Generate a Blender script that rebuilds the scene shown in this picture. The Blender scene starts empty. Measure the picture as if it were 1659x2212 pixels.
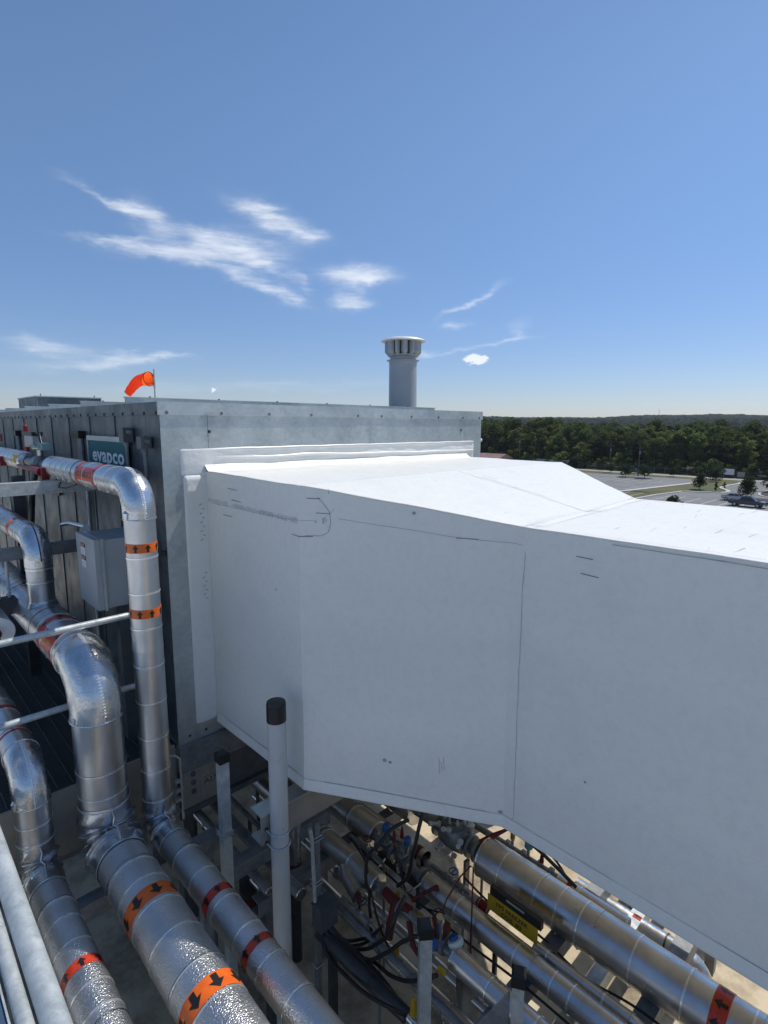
import bpy, math, random
from mathutils import Vector, Matrix, noise
random.seed(7)
S = bpy.context.scene
COL = S.collection
PI = math.pi
sin, cos, tan, rad = math.sin, math.cos, math.tan, math.radians
def V(*a): return Vector(a)

# ------------------------------------------------------------------ camera
cam = bpy.data.cameras.new('camera')
cam.sensor_fit = 'HORIZONTAL'; cam.sensor_width = 36.0; cam.lens = 36*1188.0/1659.0
cam.clip_start = 0.05; cam.clip_end = 20000
co = bpy.data.objects.new('camera', cam); COL.objects.link(co)
_p, _y, _r = rad(9.013), rad(43.762), rad(0.234)
fw = V(sin(_y)*cos(_p), cos(_y)*cos(_p), -sin(_p)); r0 = V(cos(_y), -sin(_y), 0); u0 = r0.cross(fw)
rr = r0*cos(_r)+u0*sin(_r); uu = -r0*sin(_r)+u0*cos(_r)
co.matrix_world = Matrix(((rr.x, uu.x, -fw.x, 0), (rr.y, uu.y, -fw.y, 0), (rr.z, uu.z, -fw.z, 0), (0, 0, 0, 1)))
S.camera = co
# ------------------------------------------------------------------ sun and sky
SUN = V(0.606, -0.15, 1.0).normalized()
SKY_STRENGTH = 0.119
sl = bpy.data.lights.new('sun', 'SUN'); sl.energy = 3.5; sl.angle = rad(0.53); sl.color = (1.0, 0.955, 0.88)
so = bpy.data.objects.new('sun', sl); COL.objects.link(so)
so.rotation_euler = SUN.to_track_quat('Z', 'Y').to_euler(); so.location = (0, 0, 30)
S.view_settings.view_transform = 'Standard'; S.view_settings.look = 'None'
S.view_settings.exposure = 0.12; S.view_settings.gamma = 1.0
S.view_settings.use_curve_mapping = False
W = bpy.data.worlds.new('World'); S.world = W; W.use_nodes = True

def build_world():
    nt = W.node_tree; nt.nodes.clear(); N = nt.nodes.new; L = nt.links.new
    def mth(op, a, b=None, c=None):
        n = N('ShaderNodeMath'); n.operation = op
        for i, q in enumerate((a, b, c)):
            if q is None: continue
            if isinstance(q, (int, float)): n.inputs[i].default_value = q
            else: L(q, n.inputs[i])
        return n.outputs[0]
    sky = N('ShaderNodeTexSky'); sky.sky_type = 'NISHITA'; sky.sun_disc = False
    sky.sun_elevation = math.asin(SUN.z); sky.sun_rotation = math.atan2(SUN.x, SUN.y)
    sky.altitude = 200; sky.air_density = 1.0; sky.dust_density = 0.2; sky.ozone_density = 3.0
    tc = N('ShaderNodeTexCoord'); sep = N('ShaderNodeSeparateXYZ'); L(tc.outputs['Generated'], sep.inputs[0])
    x, y, z = sep.outputs
    # azimuth from +Y towards +X and elevation, in degrees
    az = mth('MULTIPLY', mth('ARCTAN2', x, y), 180/PI)
    el = mth('MULTIPLY', mth('ARCSINE', z), 180/PI)
    com = N('ShaderNodeCombineXYZ'); L(az, com.inputs[0]); L(mth('MULTIPLY', el, 2.0), com.inputs[1])
    def nz(scale, detail, off, rough=0.6, sx=1.0, sy=1.0, rot=0.0):
        mp = N('ShaderNodeMapping'); mp.inputs['Location'].default_value = (off, off*.7, 0); mp.inputs['Scale'].default_value = (sx, sy, 1)
        mp.inputs['Rotation'].default_value = (0, 0, rot); L(com.outputs[0], mp.inputs[0])
        n = N('ShaderNodeTexNoise'); n.inputs['Scale'].default_value = scale; n.inputs['Detail'].default_value = detail; n.inputs['Roughness'].default_value = rough
        L(mp.outputs[0], n.inputs['Vector']); return n.outputs['Fac']
    w1, w2 = mth('SUBTRACT', nz(.22, 5, 3.1), .5), mth('SUBTRACT', nz(.26, 5, 91.7), .5)
    azw = mth('MULTIPLY_ADD', w1, 4.2, az); elw = mth('MULTIPLY_ADD', w2, 2.2, el)
    total = None
    for (a0, e0, sa, se, rot, amp) in CLOUDS:
        ca, sa_ = cos(rad(rot)), sin(rad(rot))
        da = mth('SUBTRACT', azw, a0); de = mth('SUBTRACT', elw, e0)
        u = mth('DIVIDE', mth('ADD', mth('MULTIPLY', da, ca), mth('MULTIPLY', de, sa_)), sa)
        v = mth('DIVIDE', mth('SUBTRACT', mth('MULTIPLY', de, ca), mth('MULTIPLY', da, sa_)), se)
        g = mth('MULTIPLY', mth('EXPONENT', mth('MULTIPLY', mth('ADD', mth('MULTIPLY', u, u), mth('MULTIPLY', v, v)), -1.0)), amp)
        total = g if total is None else mth('ADD', total, g)
    streak = nz(.30, 8, 12.0, .62, .40, 1.5, rad(-14)); fine = nz(.85, 7, 40.0, .6, .45, 1.4, rad(-10))
    sr = N('ShaderNodeMapRange'); L(mth('ADD', mth('MULTIPLY', streak, .7), mth('MULTIPLY', fine, .3)), sr.inputs[0]); sr.inputs[1].default_value = .33; sr.inputs[2].default_value = .66; sr.inputs[3].default_value = .12; sr.inputs[4].default_value = 1.55
    d = mth('MULTIPLY', total, sr.outputs[0])
    mask = mth('MULTIPLY', mth('SUBTRACT', 1.0, mth('EXPONENT', mth('MULTIPLY', mth('POWER', d, 1.45), -.72))), .82)
    puffs = None      # small cumulus low over the horizon
    for (a0, e0, sa, se) in PUFFS:
        pn = mth('SUBTRACT', nz(1.5, 6, 7.7, .62), .5)
        u = mth('DIVIDE', mth('ADD', mth('SUBTRACT', az, a0), mth('MULTIPLY', pn, 1.6)), sa)
        v = mth('DIVIDE', mth('ADD', mth('SUBTRACT', el, e0), mth('MULTIPLY', pn, 1.1)), se)
        q = N('ShaderNodeMapRange'); q.interpolation_type = 'SMOOTHSTEP'; L(mth('ADD', mth('MULTIPLY', u, u), mth('MULTIPLY', v, v)), q.inputs[0])
        q.inputs[1].default_value = 1.25; q.inputs[2].default_value = .45; q.inputs[3].default_value = 0; q.inputs[4].default_value = .85
        puffs = q.outputs[0] if puffs is None else mth('MAXIMUM', puffs, q.outputs[0])
    mask = mth('MAXIMUM', mask, puffs)
    mix = N('ShaderNodeMix'); mix.data_type = 'RGBA'
    hs = N('ShaderNodeHueSaturation'); hs.inputs['Saturation'].default_value = SKY_SAT; hs.inputs['Value'].default_value = 1.0
    hz = N('ShaderNodeMapRange'); hz.interpolation_type = 'SMOOTHSTEP'; L(el, hz.inputs[0]); hz.inputs[1].default_value = -2; hz.inputs[2].default_value = 30
    hm = N('ShaderNodeMix'); hm.data_type = 'RGBA'; L(hz.outputs[0], hm.inputs[0]); hm.inputs[6].default_value = (.62, .64, .80, 1); hm.inputs[7].default_value = (1, 1, 1, 1)
    hx = N('ShaderNodeMix'); hx.data_type = 'RGBA'; hx.blend_type = 'MULTIPLY'; hx.inputs[0].default_value = 1; L(sky.outputs[0], hx.inputs[6]); L(hm.outputs[2], hx.inputs[7])
    L(hx.outputs[2], hs.inputs['Color'])
    L(mask, mix.inputs[0]); L(hs.outputs[0], mix.inputs[6]); mix.inputs[7].default_value = CLOUD_COL
    bg = N('ShaderNodeBackground'); bg.inputs[1].default_value = SKY_STRENGTH; L(mix.outputs[2], bg.inputs[0])
    out = N('ShaderNodeOutputWorld'); L(bg.outputs[0], out.inputs[0])
SKY_SAT = 1.06
CLOUD_COL = (7.6, 7.9, 8.3, 1)
#          azimuth, elevation, half length, half height, tilt, strength
CLOUDS = [(29.4, 15.9, 3.9, 1.25, -2, 1.45), (23.6, 15.2, 4.3, .62, 2, 1.0), (18.6, 15.5, 3.2, .30, -4, .8), (18.2, 18.9, 2.6, .32, -18, .75), (20.6, 18.4, 1.8, .50, -8, .95), (22.0, 17.6, 1.9, 1.0, -25, 1.1), (20.4, 15.9, 2.4, .3, 8, .7),
          (33.4, 18.5, 3.4, .95, -17, 1.35), (31.2, 19.1, 1.6, .6, -10, .9), (36.2, 17.7, 1.6, .35, -4, .9), (31.6, 14.9, 1.4, .6, -20, .9), (26.5, 16.9, 2.0, .6, -14, .75), (30.2, 13.8, 1.6, .6, -10, 1.1), (33.6, 12.5, 2.8, .5, -20, 1.1),
          (35.0, 11.9, 1.2, .35, 0, .9), (33.8, 14.0, 1.5, .5, -30, .8), (35.5, 13.4, 1.2, .4, -40, .7), (40.8, 14.3, 3.2, .75, 0, 1.3), (42.5, 14.0, 1.3, .4, 0, 1.0), (40.3, 12.7, 1.5, .5, 0, 1.1), (40.7, 11.7, 1.6, .6, 0, 1.1),
          (52.3, 11.9, 2.6, .28, 27, 1.0), (50.8, 9.7, 1.1, .30, 5, .75), (53.5, 7.7, 4.6, .22, 9, .75), (47.8, 6.9, 1.2, .3, 0, .7), (15.6, 5.3, 4.6, .65, 6, .65), (19.5, 5.9, 3.2, .42, 10, .6), (13.0, 6.5, 3.0, .6, -3, .75), (22.6, 6.3, 2.6, .28, 3, .7),
          (30, 3.6, 14, .5, 2, .35), (56.8, 8.9, 1.2, .7, 60, .5)]
PUFFS = [(52.9, 6.45, 1.25, .52), (26.8, 3.3, .30, .16)]
build_world()

# ------------------------------------------------------------------ materials
MATS = {}
def mat(name, col, rough=.5, metal=0.0, col2=None, cs=4.0, cdet=5, cmin=.35, cmax=.65, stretch=(1, 1, 1), bump=0.0, bs=20.0, bdet=3, spangle=0.0, sps=30.0,
        rvar=0.0, spec=.5, emboss=0.0, es=90.0, rnd=0.0, dirt=None, dscale=2.5, dmin=.55, dmax=.75, damt=.6, coat=0.0):
    m = bpy.data.materials.new(name); m.use_nodes = True; nt = m.node_tree; N = nt.nodes.new; L = nt.links.new
    b = nt.nodes['Principled BSDF']; b.inputs['Roughness'].default_value = rough; b.inputs['Metallic'].default_value = metal
    b.inputs['Specular IOR Level'].default_value = spec; b.inputs['Base Color'].default_value = (*col, 1); b.inputs['Coat Weight'].default_value = coat
    tc = N('ShaderNodeTexCoord'); mp = N('ShaderNodeMapping'); mp.inputs['Scale'].default_value = stretch; L(tc.outputs['Object'], mp.inputs[0])
    def nz(scale, det, src=None, rough_=.6):
        n = N('ShaderNodeTexNoise'); n.inputs['Scale'].default_value = scale; n.inputs['Detail'].default_value = det; n.inputs['Roughness'].default_value = rough_
        L(src or mp.outputs[0], n.inputs['Vector']); return n.outputs['Fac']
    def rng(fac, a, bb, c=0., d=1.):
        q = N('ShaderNodeMapRange'); L(fac, q.inputs[0]); q.inputs[1].default_value = a; q.inputs[2].default_value = bb; q.inputs[3].default_value = c; q.inputs[4].default_value = d; return q.outputs[0]
    def mix(f, a, bb):
        q = N('ShaderNodeMix'); q.data_type = 'RGBA'
        for s, i in ((f, 0), (a, 6), (bb, 7)):
            if isinstance(s, (int, float)): q.inputs[i].default_value = s
            elif isinstance(s, tuple): q.inputs[i].default_value = (*s, 1)
            else: L(s, q.inputs[i])
        return q.outputs[2]
    c = None
    if col2: c = mix(rng(nz(cs, cdet), cmin, cmax), tuple(col), tuple(col2))
    if spangle:
        vo = N('ShaderNodeTexVoronoi'); vo.inputs['Scale'].default_value = sps; L(mp.outputs[0], vo.inputs['Vector'])
        sp = N('ShaderNodeSeparateColor'); L(vo.outputs['Color'], sp.inputs[0])
        br = N('ShaderNodeBrightContrast'); L(rng(sp.outputs[0], 0, 1, -spangle, spangle), br.inputs['Bright'])
        if c is None: br.inputs['Color'].default_value = (*col, 1)
        else: L(c, br.inputs['Color'])
        c = br.outputs[0]
    if dirt: c = mix(rng(nz(dscale, 6, tc.outputs['Object'], .65), dmin, dmax, 0, damt), c if c is not None else tuple(col), tuple(dirt))
    if rnd:
        oi = N('ShaderNodeObjectInfo'); hs = N('ShaderNodeHueSaturation'); L(rng(oi.outputs['Random'], 0, 1, 1-rnd, 1+rnd), hs.inputs['Value'])
        L(rng(oi.outputs['Random'], 0, 1, .5-.03*rnd, .5+.03*rnd), hs.inputs['Hue'])
        if c is None: hs.inputs['Color'].default_value = (*col, 1)
        else: L(c, hs.inputs['Color'])
        c = hs.outputs[0]
    if c is not None: L(c, b.inputs['Base Color'])
    if rvar: L(rng(nz(cs*1.7, 4), .3, .7, max(.05, rough-rvar), min(1, rough+rvar)), b.inputs['Roughness'])
    nrm = None
    if bump:
        bn = N('ShaderNodeBump'); bn.inputs['Strength'].default_value = 1.0; bn.inputs['Distance'].default_value = bump; L(nz(bs, bdet), bn.inputs['Height']); nrm = bn.outputs[0]
    if emboss:
        bn = N('ShaderNodeBump'); bn.inputs['Strength'].default_value = 1.0; bn.inputs['Distance'].default_value = emboss; L(nz(es, 1, tc.outputs['Object']), bn.inputs['Height'])
        if nrm is not None: L(nrm, bn.inputs['Normal'])
        nrm = bn.outputs[0]
    if nrm is not None: L(nrm, b.inputs['Normal'])
    MATS[name] = m; return m
M_alu = mat('aluminium jacket smooth', (.52, .525, .53), .34, 1.0, (.66, .67, .68), 6, stretch=(1, 1, .4), bump=.004, bs=5, rvar=.08, emboss=.00025, es=420)
M_alus = mat('aluminium jacket stucco embossed', (.54, .55, .56), .34, .95, (.66, .67, .68), 5, bump=.004, bs=4, rvar=.06, emboss=.0046, es=130)
M_alue = mat('aluminium elbow', (.60, .61, .62), .28, 1.0, (.72, .73, .74), 7, bump=.009, bs=7, rvar=.09, emboss=.0002, es=300)
M_alud = mat('aluminium crumpled wrap', (.50, .52, .55), .32, 1.0, (.66, .68, .70), 9, bump=.006, bs=14, rvar=.07)
M_strap = mat('strap steel', (.84, .84, .82), .26, .8, bump=.001, bs=60)
M_galv_shade = mat('galvanised sheet', (.070, .088, .098), .44, .4, (.14, .165, .178), 3.0, spangle=.012, sps=45, rvar=.12, bump=.0015, bs=5, cdet=7, dirt=(.06, .07, .075), dscale=5, damt=.5)  # shaded copy of the sheet: side wall shade darkened into the colour
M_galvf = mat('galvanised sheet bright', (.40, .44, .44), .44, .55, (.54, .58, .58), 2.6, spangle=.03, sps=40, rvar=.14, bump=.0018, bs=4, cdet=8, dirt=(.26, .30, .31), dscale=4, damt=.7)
M_galvt = mat('galvanised tube', (.42, .46, .46), .42, .35, (.60, .63, .62), 16, spangle=.03, sps=120, rvar=.12, bump=.0006, bs=60, dirt=(.22, .23, .24), dscale=28, damt=.4)
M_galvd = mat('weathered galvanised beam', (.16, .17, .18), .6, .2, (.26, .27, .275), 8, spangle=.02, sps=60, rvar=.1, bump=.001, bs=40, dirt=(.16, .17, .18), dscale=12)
M_white = mat('white roofing membrane', (.82, .81, .75), .42, 0, (.765, .757, .705), 22, cdet=9, cmin=.45, cmax=.80, bump=.008, bs=5, bdet=7, emboss=.002, es=60, dirt=(.64, .65, .62), dscale=2.2, dmin=.55, dmax=.9, damt=.45, spec=.35)
M_whitec = mat('white patch membrane', (.80, .79, .745), .34, 0, (.85, .84, .79), 8, bump=.006, bs=9, bdet=4, dirt=(.55, .56, .58), dscale=7, dmin=.6, dmax=.85, damt=.4, spec=.45)
M_bounce = mat('white bounce membrane', (.70, .70, .68), .6, 0, (.60, .60, .57), .8, bump=.003, bs=6)
M_seam = mat('grey seam dirt', (.30, .315, .32), .8, 0, (.42, .43, .44), 30)
M_mark = mat('black marker ink', (.06, .06, .065), .6)
M_print_shade = mat('grey print and crease shade', (.34, .36, .385), .7, 0, (.48, .50, .52), 60, cmin=.35, cmax=.6)
M_deck = mat('tan roof deck', (.66, .56, .40), .8, 0, (.50, .41, .27), 1.1, cdet=8, bump=.004, bs=18, dirt=(.11, .075, .042), dscale=1.7, dmin=.44, dmax=.66, damt=.85)
M_black = mat('black plastic', (.012, .012, .013), .38, bump=.0006, bs=90)
M_rubber = mat('black rubber hose', (.018, .018, .02), .45)
M_orange = mat('orange marker tape', (.82, .155, .012), .38, 0, (.70, .115, .012), 18, spec=.5)
M_redor = mat('red and shaded orange tape', (.60, .055, .018), .36, 0, (.48, .035, .015), 20)  # red tape, and orange tape with its shade in the colour
M_arrow = mat('black arrow print', (.012, .010, .010), .42)
M_red = mat('red enamel', (.24, .010, .012), .45, 0, (.16, .008, .009), 30)
M_dred = mat('dark red primer', (.12, .012, .011), .55, 0, (.10, .012, .012), 14)
M_blue = mat('blue cap plastic', (.012, .10, .30), .35)
M_cyan = mat('pale blue cap', (.10, .42, .55), .35)
M_coil = mat('dull teal coil housing', (.09, .20, .24), .4)
M_yellow = mat('yellow tag plastic', (.60, .38, .015), .5, 0, (.48, .30, .02), 12)
M_iron = mat('grey cast valve body', (.20, .22, .22), .45, .55, (.30, .32, .32), 16, bump=.002, bs=40, dirt=(.07, .07, .07), dscale=20)
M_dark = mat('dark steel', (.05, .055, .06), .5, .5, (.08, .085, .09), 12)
M_chrome = mat('stainless steel', (.72, .72, .70), .2, 1.0)
M_pole = mat('grey white plastic pipe', (.56, .57, .56), .45, 0, (.48, .49, .49), 5, stretch=(1, 1, .35), bump=.001, bs=12, dirt=(.28, .28, .27), dscale=7, dmin=.58, dmax=.8, damt=.45)
M_grey = mat('grey enamel box', (.36, .38, .39), .4, 0, (.32, .34, .35), 5)
M_dgrey = mat('dark grey paint', (.085, .10, .11), .5, .2, (.12, .135, .145), 9)
M_teal = mat('teal sign face', (.010, .115, .135), .55, 0, (.015, .14, .16), 4, spec=.2)
M_cream = mat('cream lettering', (.82, .84, .82), .6)
M_sock = mat('orange windsock cloth', (.92, .15, .02), .75, 0, (.82, .11, .018), 14, bump=.003, bs=22)
M_vent = mat('grey vent paint', (.33, .35, .37), .38, .15, (.38, .40, .41), 3, bump=.001, bs=8)
M_beige = mat('dusty beam paint', (.30, .275, .235), .6, .1, (.38, .35, .30), 5, dirt=(.28, .25, .22), dscale=6)
M_plate_shade = mat('steel plate blue shade', (.045, .09, .16), .5, .2, (.06, .12, .19), 8)  # bluish shade of the steel plate put into its colour
M_asph = mat('asphalt', (.165, .165, .165), .9, 0, (.21, .21, .205), .25, cdet=6, bump=.01, bs=2, dirt=(.10, .10, .105), dscale=.09, damt=.5)
M_paint = mat('worn white road paint', (.62, .62, .60), .8, 0, (.40, .40, .39), .9)
M_kerb = mat('concrete kerb', (.44, .42, .38), .85, 0, (.52, .50, .46), 1)
M_grass = mat('mown grass', (.060, .082, .022), .9, 0, (.13, .105, .038), .12, cdet=7, cmin=.42, cmax=.66, bump=.05, bs=3)
M_mulch = mat('dark mulch', (.045, .032, .024), .95, 0, (.07, .05, .035), 2)
M_floor = mat('forest floor', (.028, .036, .014), .95, 0, (.045, .05, .02), .03)
M_concrete = mat('pale concrete road', (.30, .29, .27), .9, 0, (.36, .35, .33), .2)
M_leaf = mat('dark foliage', (.040, .060, .016), .75, 0, (.085, .110, .032), .45, cdet=3, cmin=.35, cmax=.65, rnd=.35, spec=.12)
M_leaf2 = mat('olive foliage', (.080, .105, .028), .75, 0, (.14, .165, .048), .45, cdet=3, rnd=.3, spec=.12)
M_leaf3 = mat('young tree foliage', (.020, .034, .013), .75, 0, (.040, .058, .022), 1.2, rnd=.2, spec=.12)
M_bark = mat('bark', (.07, .055, .04), .9, 0, (.11, .09, .07), 6, stretch=(1, 1, .2))
M_far = mat('distant canopy', (.017, .027, .019), .9, 0, (.030, .043, .028), .05, cdet=5, bump=.5, bs=.25, spec=.1)
M_wood = mat('weathered pole wood', (.14, .11, .085), .9)
M_roofm = mat('brick red roof sheet', (.22, .12, .105), .7, 0, (.30, .18, .155), .6)
M_wall = mat('painted wall', (.5, .48, .44), .8)
M_glass = mat('dark window glass', (.02, .025, .03), .08, 0, spec=.8)
M_truck = mat('dark blue grey car paint', (.035, .045, .058), .28, .3, coat=1)
M_silver = mat('silver car paint', (.42, .42, .42), .3, .5, coat=1)
M_tyre = mat('tyre rubber', (.02, .02, .02), .8)
M_mesh = mat('fence wire', (.10, .11, .11), .5, .5)
M_whitep = mat('white paint', (.72, .72, .70), .6)

for m_ in (M_leaf, M_leaf2, M_leaf3, M_sock):      # leaves let some light through
    nt = m_.node_tree; b_ = nt.nodes['Principled BSDF']; tr_ = nt.nodes.new('ShaderNodeBsdfTranslucent'); mx = nt.nodes.new('ShaderNodeMixShader'); mx.inputs[0].default_value = .45
    src = b_.inputs['Base Color'].links[0].from_socket; hs_ = nt.nodes.new('ShaderNodeHueSaturation'); hs_.inputs['Value'].default_value = 1.7; nt.links.new(src, hs_.inputs['Color']); nt.links.new(hs_.outputs[0], tr_.inputs['Color'])
    nt.links.new(b_.outputs[0], mx.inputs[1]); nt.links.new(tr_.outputs[0], mx.inputs[2]); nt.links.new(mx.outputs[0], nt.nodes['Material Output'].inputs[0])
# ------------------------------------------------------------------ mesh builder
ORG = {}
class MB:
    def __init__(s): s.v = []; s.f = []; s.sm = []
    def add(s, vs, fs, smooth=False):
        n = len(s.v); s.v += [tuple(q) for q in vs]; s.f += [tuple(i+n for i in q) for q in fs]; s.sm += [smooth]*len(fs); return s
    def box(s, a, b, R=None, c=None):
        x0, y0, z0 = a; x1, y1, z1 = b
        if x0 > x1: x0, x1 = x1, x0
        if y0 > y1: y0, y1 = y1, y0
        if z0 > z1: z0, z1 = z1, z0
        vs = [V(x, y, z) for z in (z0, z1) for y in (y0, y1) for x in (x0, x1)]
        if R is not None:
            c = V((x0+x1)/2, (y0+y1)/2, (z0+z1)/2) if c is None else V(*c); vs = [c+R@(q-c) for q in vs]
        return s.add(vs, [(0, 2, 3, 1), (4, 5, 7, 6), (0, 1, 5, 4), (2, 6, 7, 3), (0, 4, 6, 2), (1, 3, 7, 5)])
    def cyl(s, p0, p1, r, r1=None, seg=24, caps=True):
        return s.tube([p0, p1], [r, r if r1 is None else r1], seg, caps)
    def tube(s, pts, r, seg=16, caps=True, smooth=True, fn=None):
        pts = [Vector(p) for p in pts]; n = len(pts)
        if not isinstance(r, (list, tuple)): r = [r]*n
        t0 = (pts[1]-pts[0]).normalized()
        up = V(0, 0, 1) if abs(t0.z) < .9 else V(0, 1, 0)
        a = t0.cross(up).normalized(); vs = []
        for i, p in enumerate(pts):
            t = (pts[min(i+1, n-1)]-pts[max(i-1, 0)]).normalized()
            a = (a-t*a.dot(t)).normalized(); b = t.cross(a)
            for k in range(seg):
                th = 2*PI*k/seg; q = r[i]*(fn(i/(n-1), th) if fn else 1)
                vs.append(p+a*cos(th)*q+b*sin(th)*q)
        fs = [(i*seg+k, i*seg+(k+1) % seg, (i+1)*seg+(k+1) % seg, (i+1)*seg+k) for i in range(n-1) for k in range(seg)]
        s.add(vs, fs, smooth)
        if caps:
            s.add(vs[:seg], [tuple(range(seg-1, -1, -1))]); s.add(vs[-seg:], [tuple(range(seg))])
        return s
    def lathe(s, prof, c, axis=(0, 0, 1), seg=24, smooth=True, caps=True):
        ax = Vector(axis).normalized(); up = V(0, 0, 1) if abs(ax.z) < .9 else V(0, 1, 0); a = ax.cross(up).normalized(); b = ax.cross(a); c = Vector(c)
        rings = [[c+ax*h+(a*cos(2*PI*k/seg)+b*sin(2*PI*k/seg))*r for k in range(seg)] for r, h in prof]
        for i in range(len(prof)-1):
            s.add(rings[i]+rings[i+1], [(k, seg+k, seg+(k+1) % seg, (k+1) % seg) for k in range(seg)], smooth)
        if caps:
            s.add(rings[0], [tuple(range(seg))]); s.add(rings[-1], [tuple(range(seg-1, -1, -1))])
        return s
    def prism(s, poly, fn0, fn1, smooth=False):
        n = len(poly); vs = [fn0(*p) for p in poly]+[fn1(*p) for p in poly]
        return s.add(vs, [(i, (i+1) % n, n+(i+1) % n, n+i) for i in range(n)]+[tuple(range(n-1, -1, -1)), tuple(range(n, 2*n))], smooth)
    def grid(s, fn, nu, nv, smooth=True, flip=False):
        vs = [fn(i/nu, j/nv) for j in range(nv+1) for i in range(nu+1)]
        fs = [(j*(nu+1)+i, j*(nu+1)+i+1, (j+1)*(nu+1)+i+1, (j+1)*(nu+1)+i) for j in range(nv) for i in range(nu)]
        if flip: fs = [q[::-1] for q in fs]
        return s.add(vs, fs, smooth)
    def slab(s, poly, z0, z1): return s.prism(poly, lambda x, y: V(x, y, z0), lambda x, y: V(x, y, z1))
    def mesh(s, name, m, org=(0, 0, 0)):
        me = bpy.data.meshes.new(name); o = Vector(org)
        me.from_pydata([(a-o.x, b-o.y, c-o.z) for a, b, c in s.v], [], s.f); me.polygons.foreach_set('use_smooth', s.sm)
        me.materials.append(m); me.update(); return me
    def build(s, name, m, parent=None, **kw):
        org = ORG.get(parent.name, V(0, 0, 0)) if parent else kw.pop('org', V(0, 0, 0))
        ob = bpy.data.objects.new(name, s.mesh(name, m, org)); COL.objects.link(ob)
        if parent: ob.parent = parent
        else: ob.location = org
        ORG[ob.name] = Vector(org)
        for k, q in kw.items(): ob[k] = q
        return ob
def thing(name, label, cat, loc, group=None):
    o = bpy.data.objects.new(name, None); COL.objects.link(o); o.location = loc; o.empty_display_size = .1
    o['label'] = label; o['category'] = cat
    if group: o['group'] = group
    ORG[o.name] = Vector(loc); return o
def inst(name, me, parent, loc, R=None, **kw):
    o = bpy.data.objects.new(name, me); COL.objects.link(o)
    if parent: o.parent = parent; o.location = Vector(loc)-ORG[parent.name]
    else: o.location = loc
    if R is not None: o.rotation_euler = R.to_euler() if isinstance(R, Matrix) else R
    for k, q in kw.items(): o[k] = q
    ORG[o.name] = Vector(loc) if not parent else ORG[parent.name]
    return o
def struct(mb, name, m): return mb.build(name, m, kind='structure')
def text_mb(body, size, fn, offset=0.0, spacing=1.0, sx=1.0, align='CENTER', res=2):
    cu = bpy.data.curves.new('lettering', 'FONT'); cu.body = body; cu.size = size; cu.offset = offset; cu.align_x = align; cu.align_y = 'CENTER'
    cu.space_character = spacing; cu.resolution_u = res; cu.fill_mode = 'FRONT' if hasattr(cu, 'fill_mode') else 'FRONT'
    o = bpy.data.objects.new('lettering', cu); COL.objects.link(o); bpy.context.view_layer.update()
    me = bpy.data.meshes.new_from_object(o.evaluated_get(bpy.context.evaluated_depsgraph_get()))
    mb = MB(); mb.add([fn(q.co.x*sx, q.co.y) for q in me.vertices], [tuple(p.vertices) for p in me.polygons])
    bpy.data.objects.remove(o); bpy.data.curves.remove(cu); bpy.data.meshes.remove(me)
    return mb
def nv(p, f, a): return noise.noise_vector(Vector(p)*f)*a
_bolts = {}
def bolt_mesh(r=.009, h=.006, m=None):
    m = m or M_dark; k = (r, h, m.name)
    if k not in _bolts:
        b = MB(); b.lathe([(r*1.5, 0), (r*1.5, h*.25), (r, h*.3), (r, h*.9), (r*.8, h)], (0, 0, 0), seg=8, smooth=False); _bolts[k] = b.mesh('bolt', m)
    return _bolts[k]
R_mx = Matrix.Rotation(-PI/2, 3, 'Y')     # +Z -> -X
R_my = Matrix.Rotation(PI/2, 3, 'X')      # +Z -> -Y
DECK = -4.4
XW, YF = 1.624, 4.065

# ------------------------------------------------------------------ building roof under the machines
b = MB(); b.slab([(-42, -30), (14, -30), (14, 40), (-42, 40)], DECK-.35, DECK); struct(b, 'roof_deck', M_deck)
b = MB()
for x in (-3.2, -.9, 1.35, 3.55, 5.9, 8.2): b.box((x-.04, -8.9, DECK+.0005), (x+.04, 25.9, DECK+.004))
dk = b.build('roof_deck_seams', M_deck, kind='structure')
b = MB(); b.slab([(-42, -30), (-2.2, -30), (-2.2, 40), (-42, 40)], DECK+.003, DECK+.007); struct(b, 'bounce_roof_area', M_bounce)  # unseen white area added to bounce light onto the duct wall
bt = thing('warehouse_building', 'large building whose flat roof carries the piping and the duct', 'building', (2, 8, -14))
b = MB(); b.box((-42, -30, -14), (14, 40, DECK-.352)); b.build('wall', M_wall, bt)

# ------------------------------------------------------------------ galvanised penthouse unit
U = thing('equipment_penthouse', 'long galvanised sheet metal penthouse unit with bolted roof fascia behind the white duct', 'machine', (XW, YF, -3.14))
XR, YB, ZT, ZF, ZB = 5.52, 14.6, .155, .065, -2.553
b = MB(); b.box((XW+.03, YF+.03, ZB+.05), (XR-.03, YB, ZT-.02)); b.build('inner_casing', M_dgrey, U)
ys = [YF]+[4.33+.69*i for i in range(15)]+[YB]
for i in range(len(ys)-1):     # long side: one sheet per seam
    y0, y1 = ys[i]+.0025, ys[i+1]-.0025
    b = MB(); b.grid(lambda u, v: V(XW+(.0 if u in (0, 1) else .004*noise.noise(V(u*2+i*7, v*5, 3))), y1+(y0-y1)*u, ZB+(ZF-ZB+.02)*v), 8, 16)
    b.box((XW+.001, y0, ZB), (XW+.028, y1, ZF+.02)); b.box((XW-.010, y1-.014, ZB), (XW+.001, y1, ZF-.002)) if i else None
    b.build('wall_panel', M_galv_shade, U)
    if i:
        for z in (-.10, -.42, -.82, -1.3, -1.8, -2.3): inst('bolt', bolt_mesh(.008, .007), U, (XW-.001, y0+.012, z), R_mx)
xs = [XW+.001, 1.995, 5.12, XR-.001]
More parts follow.
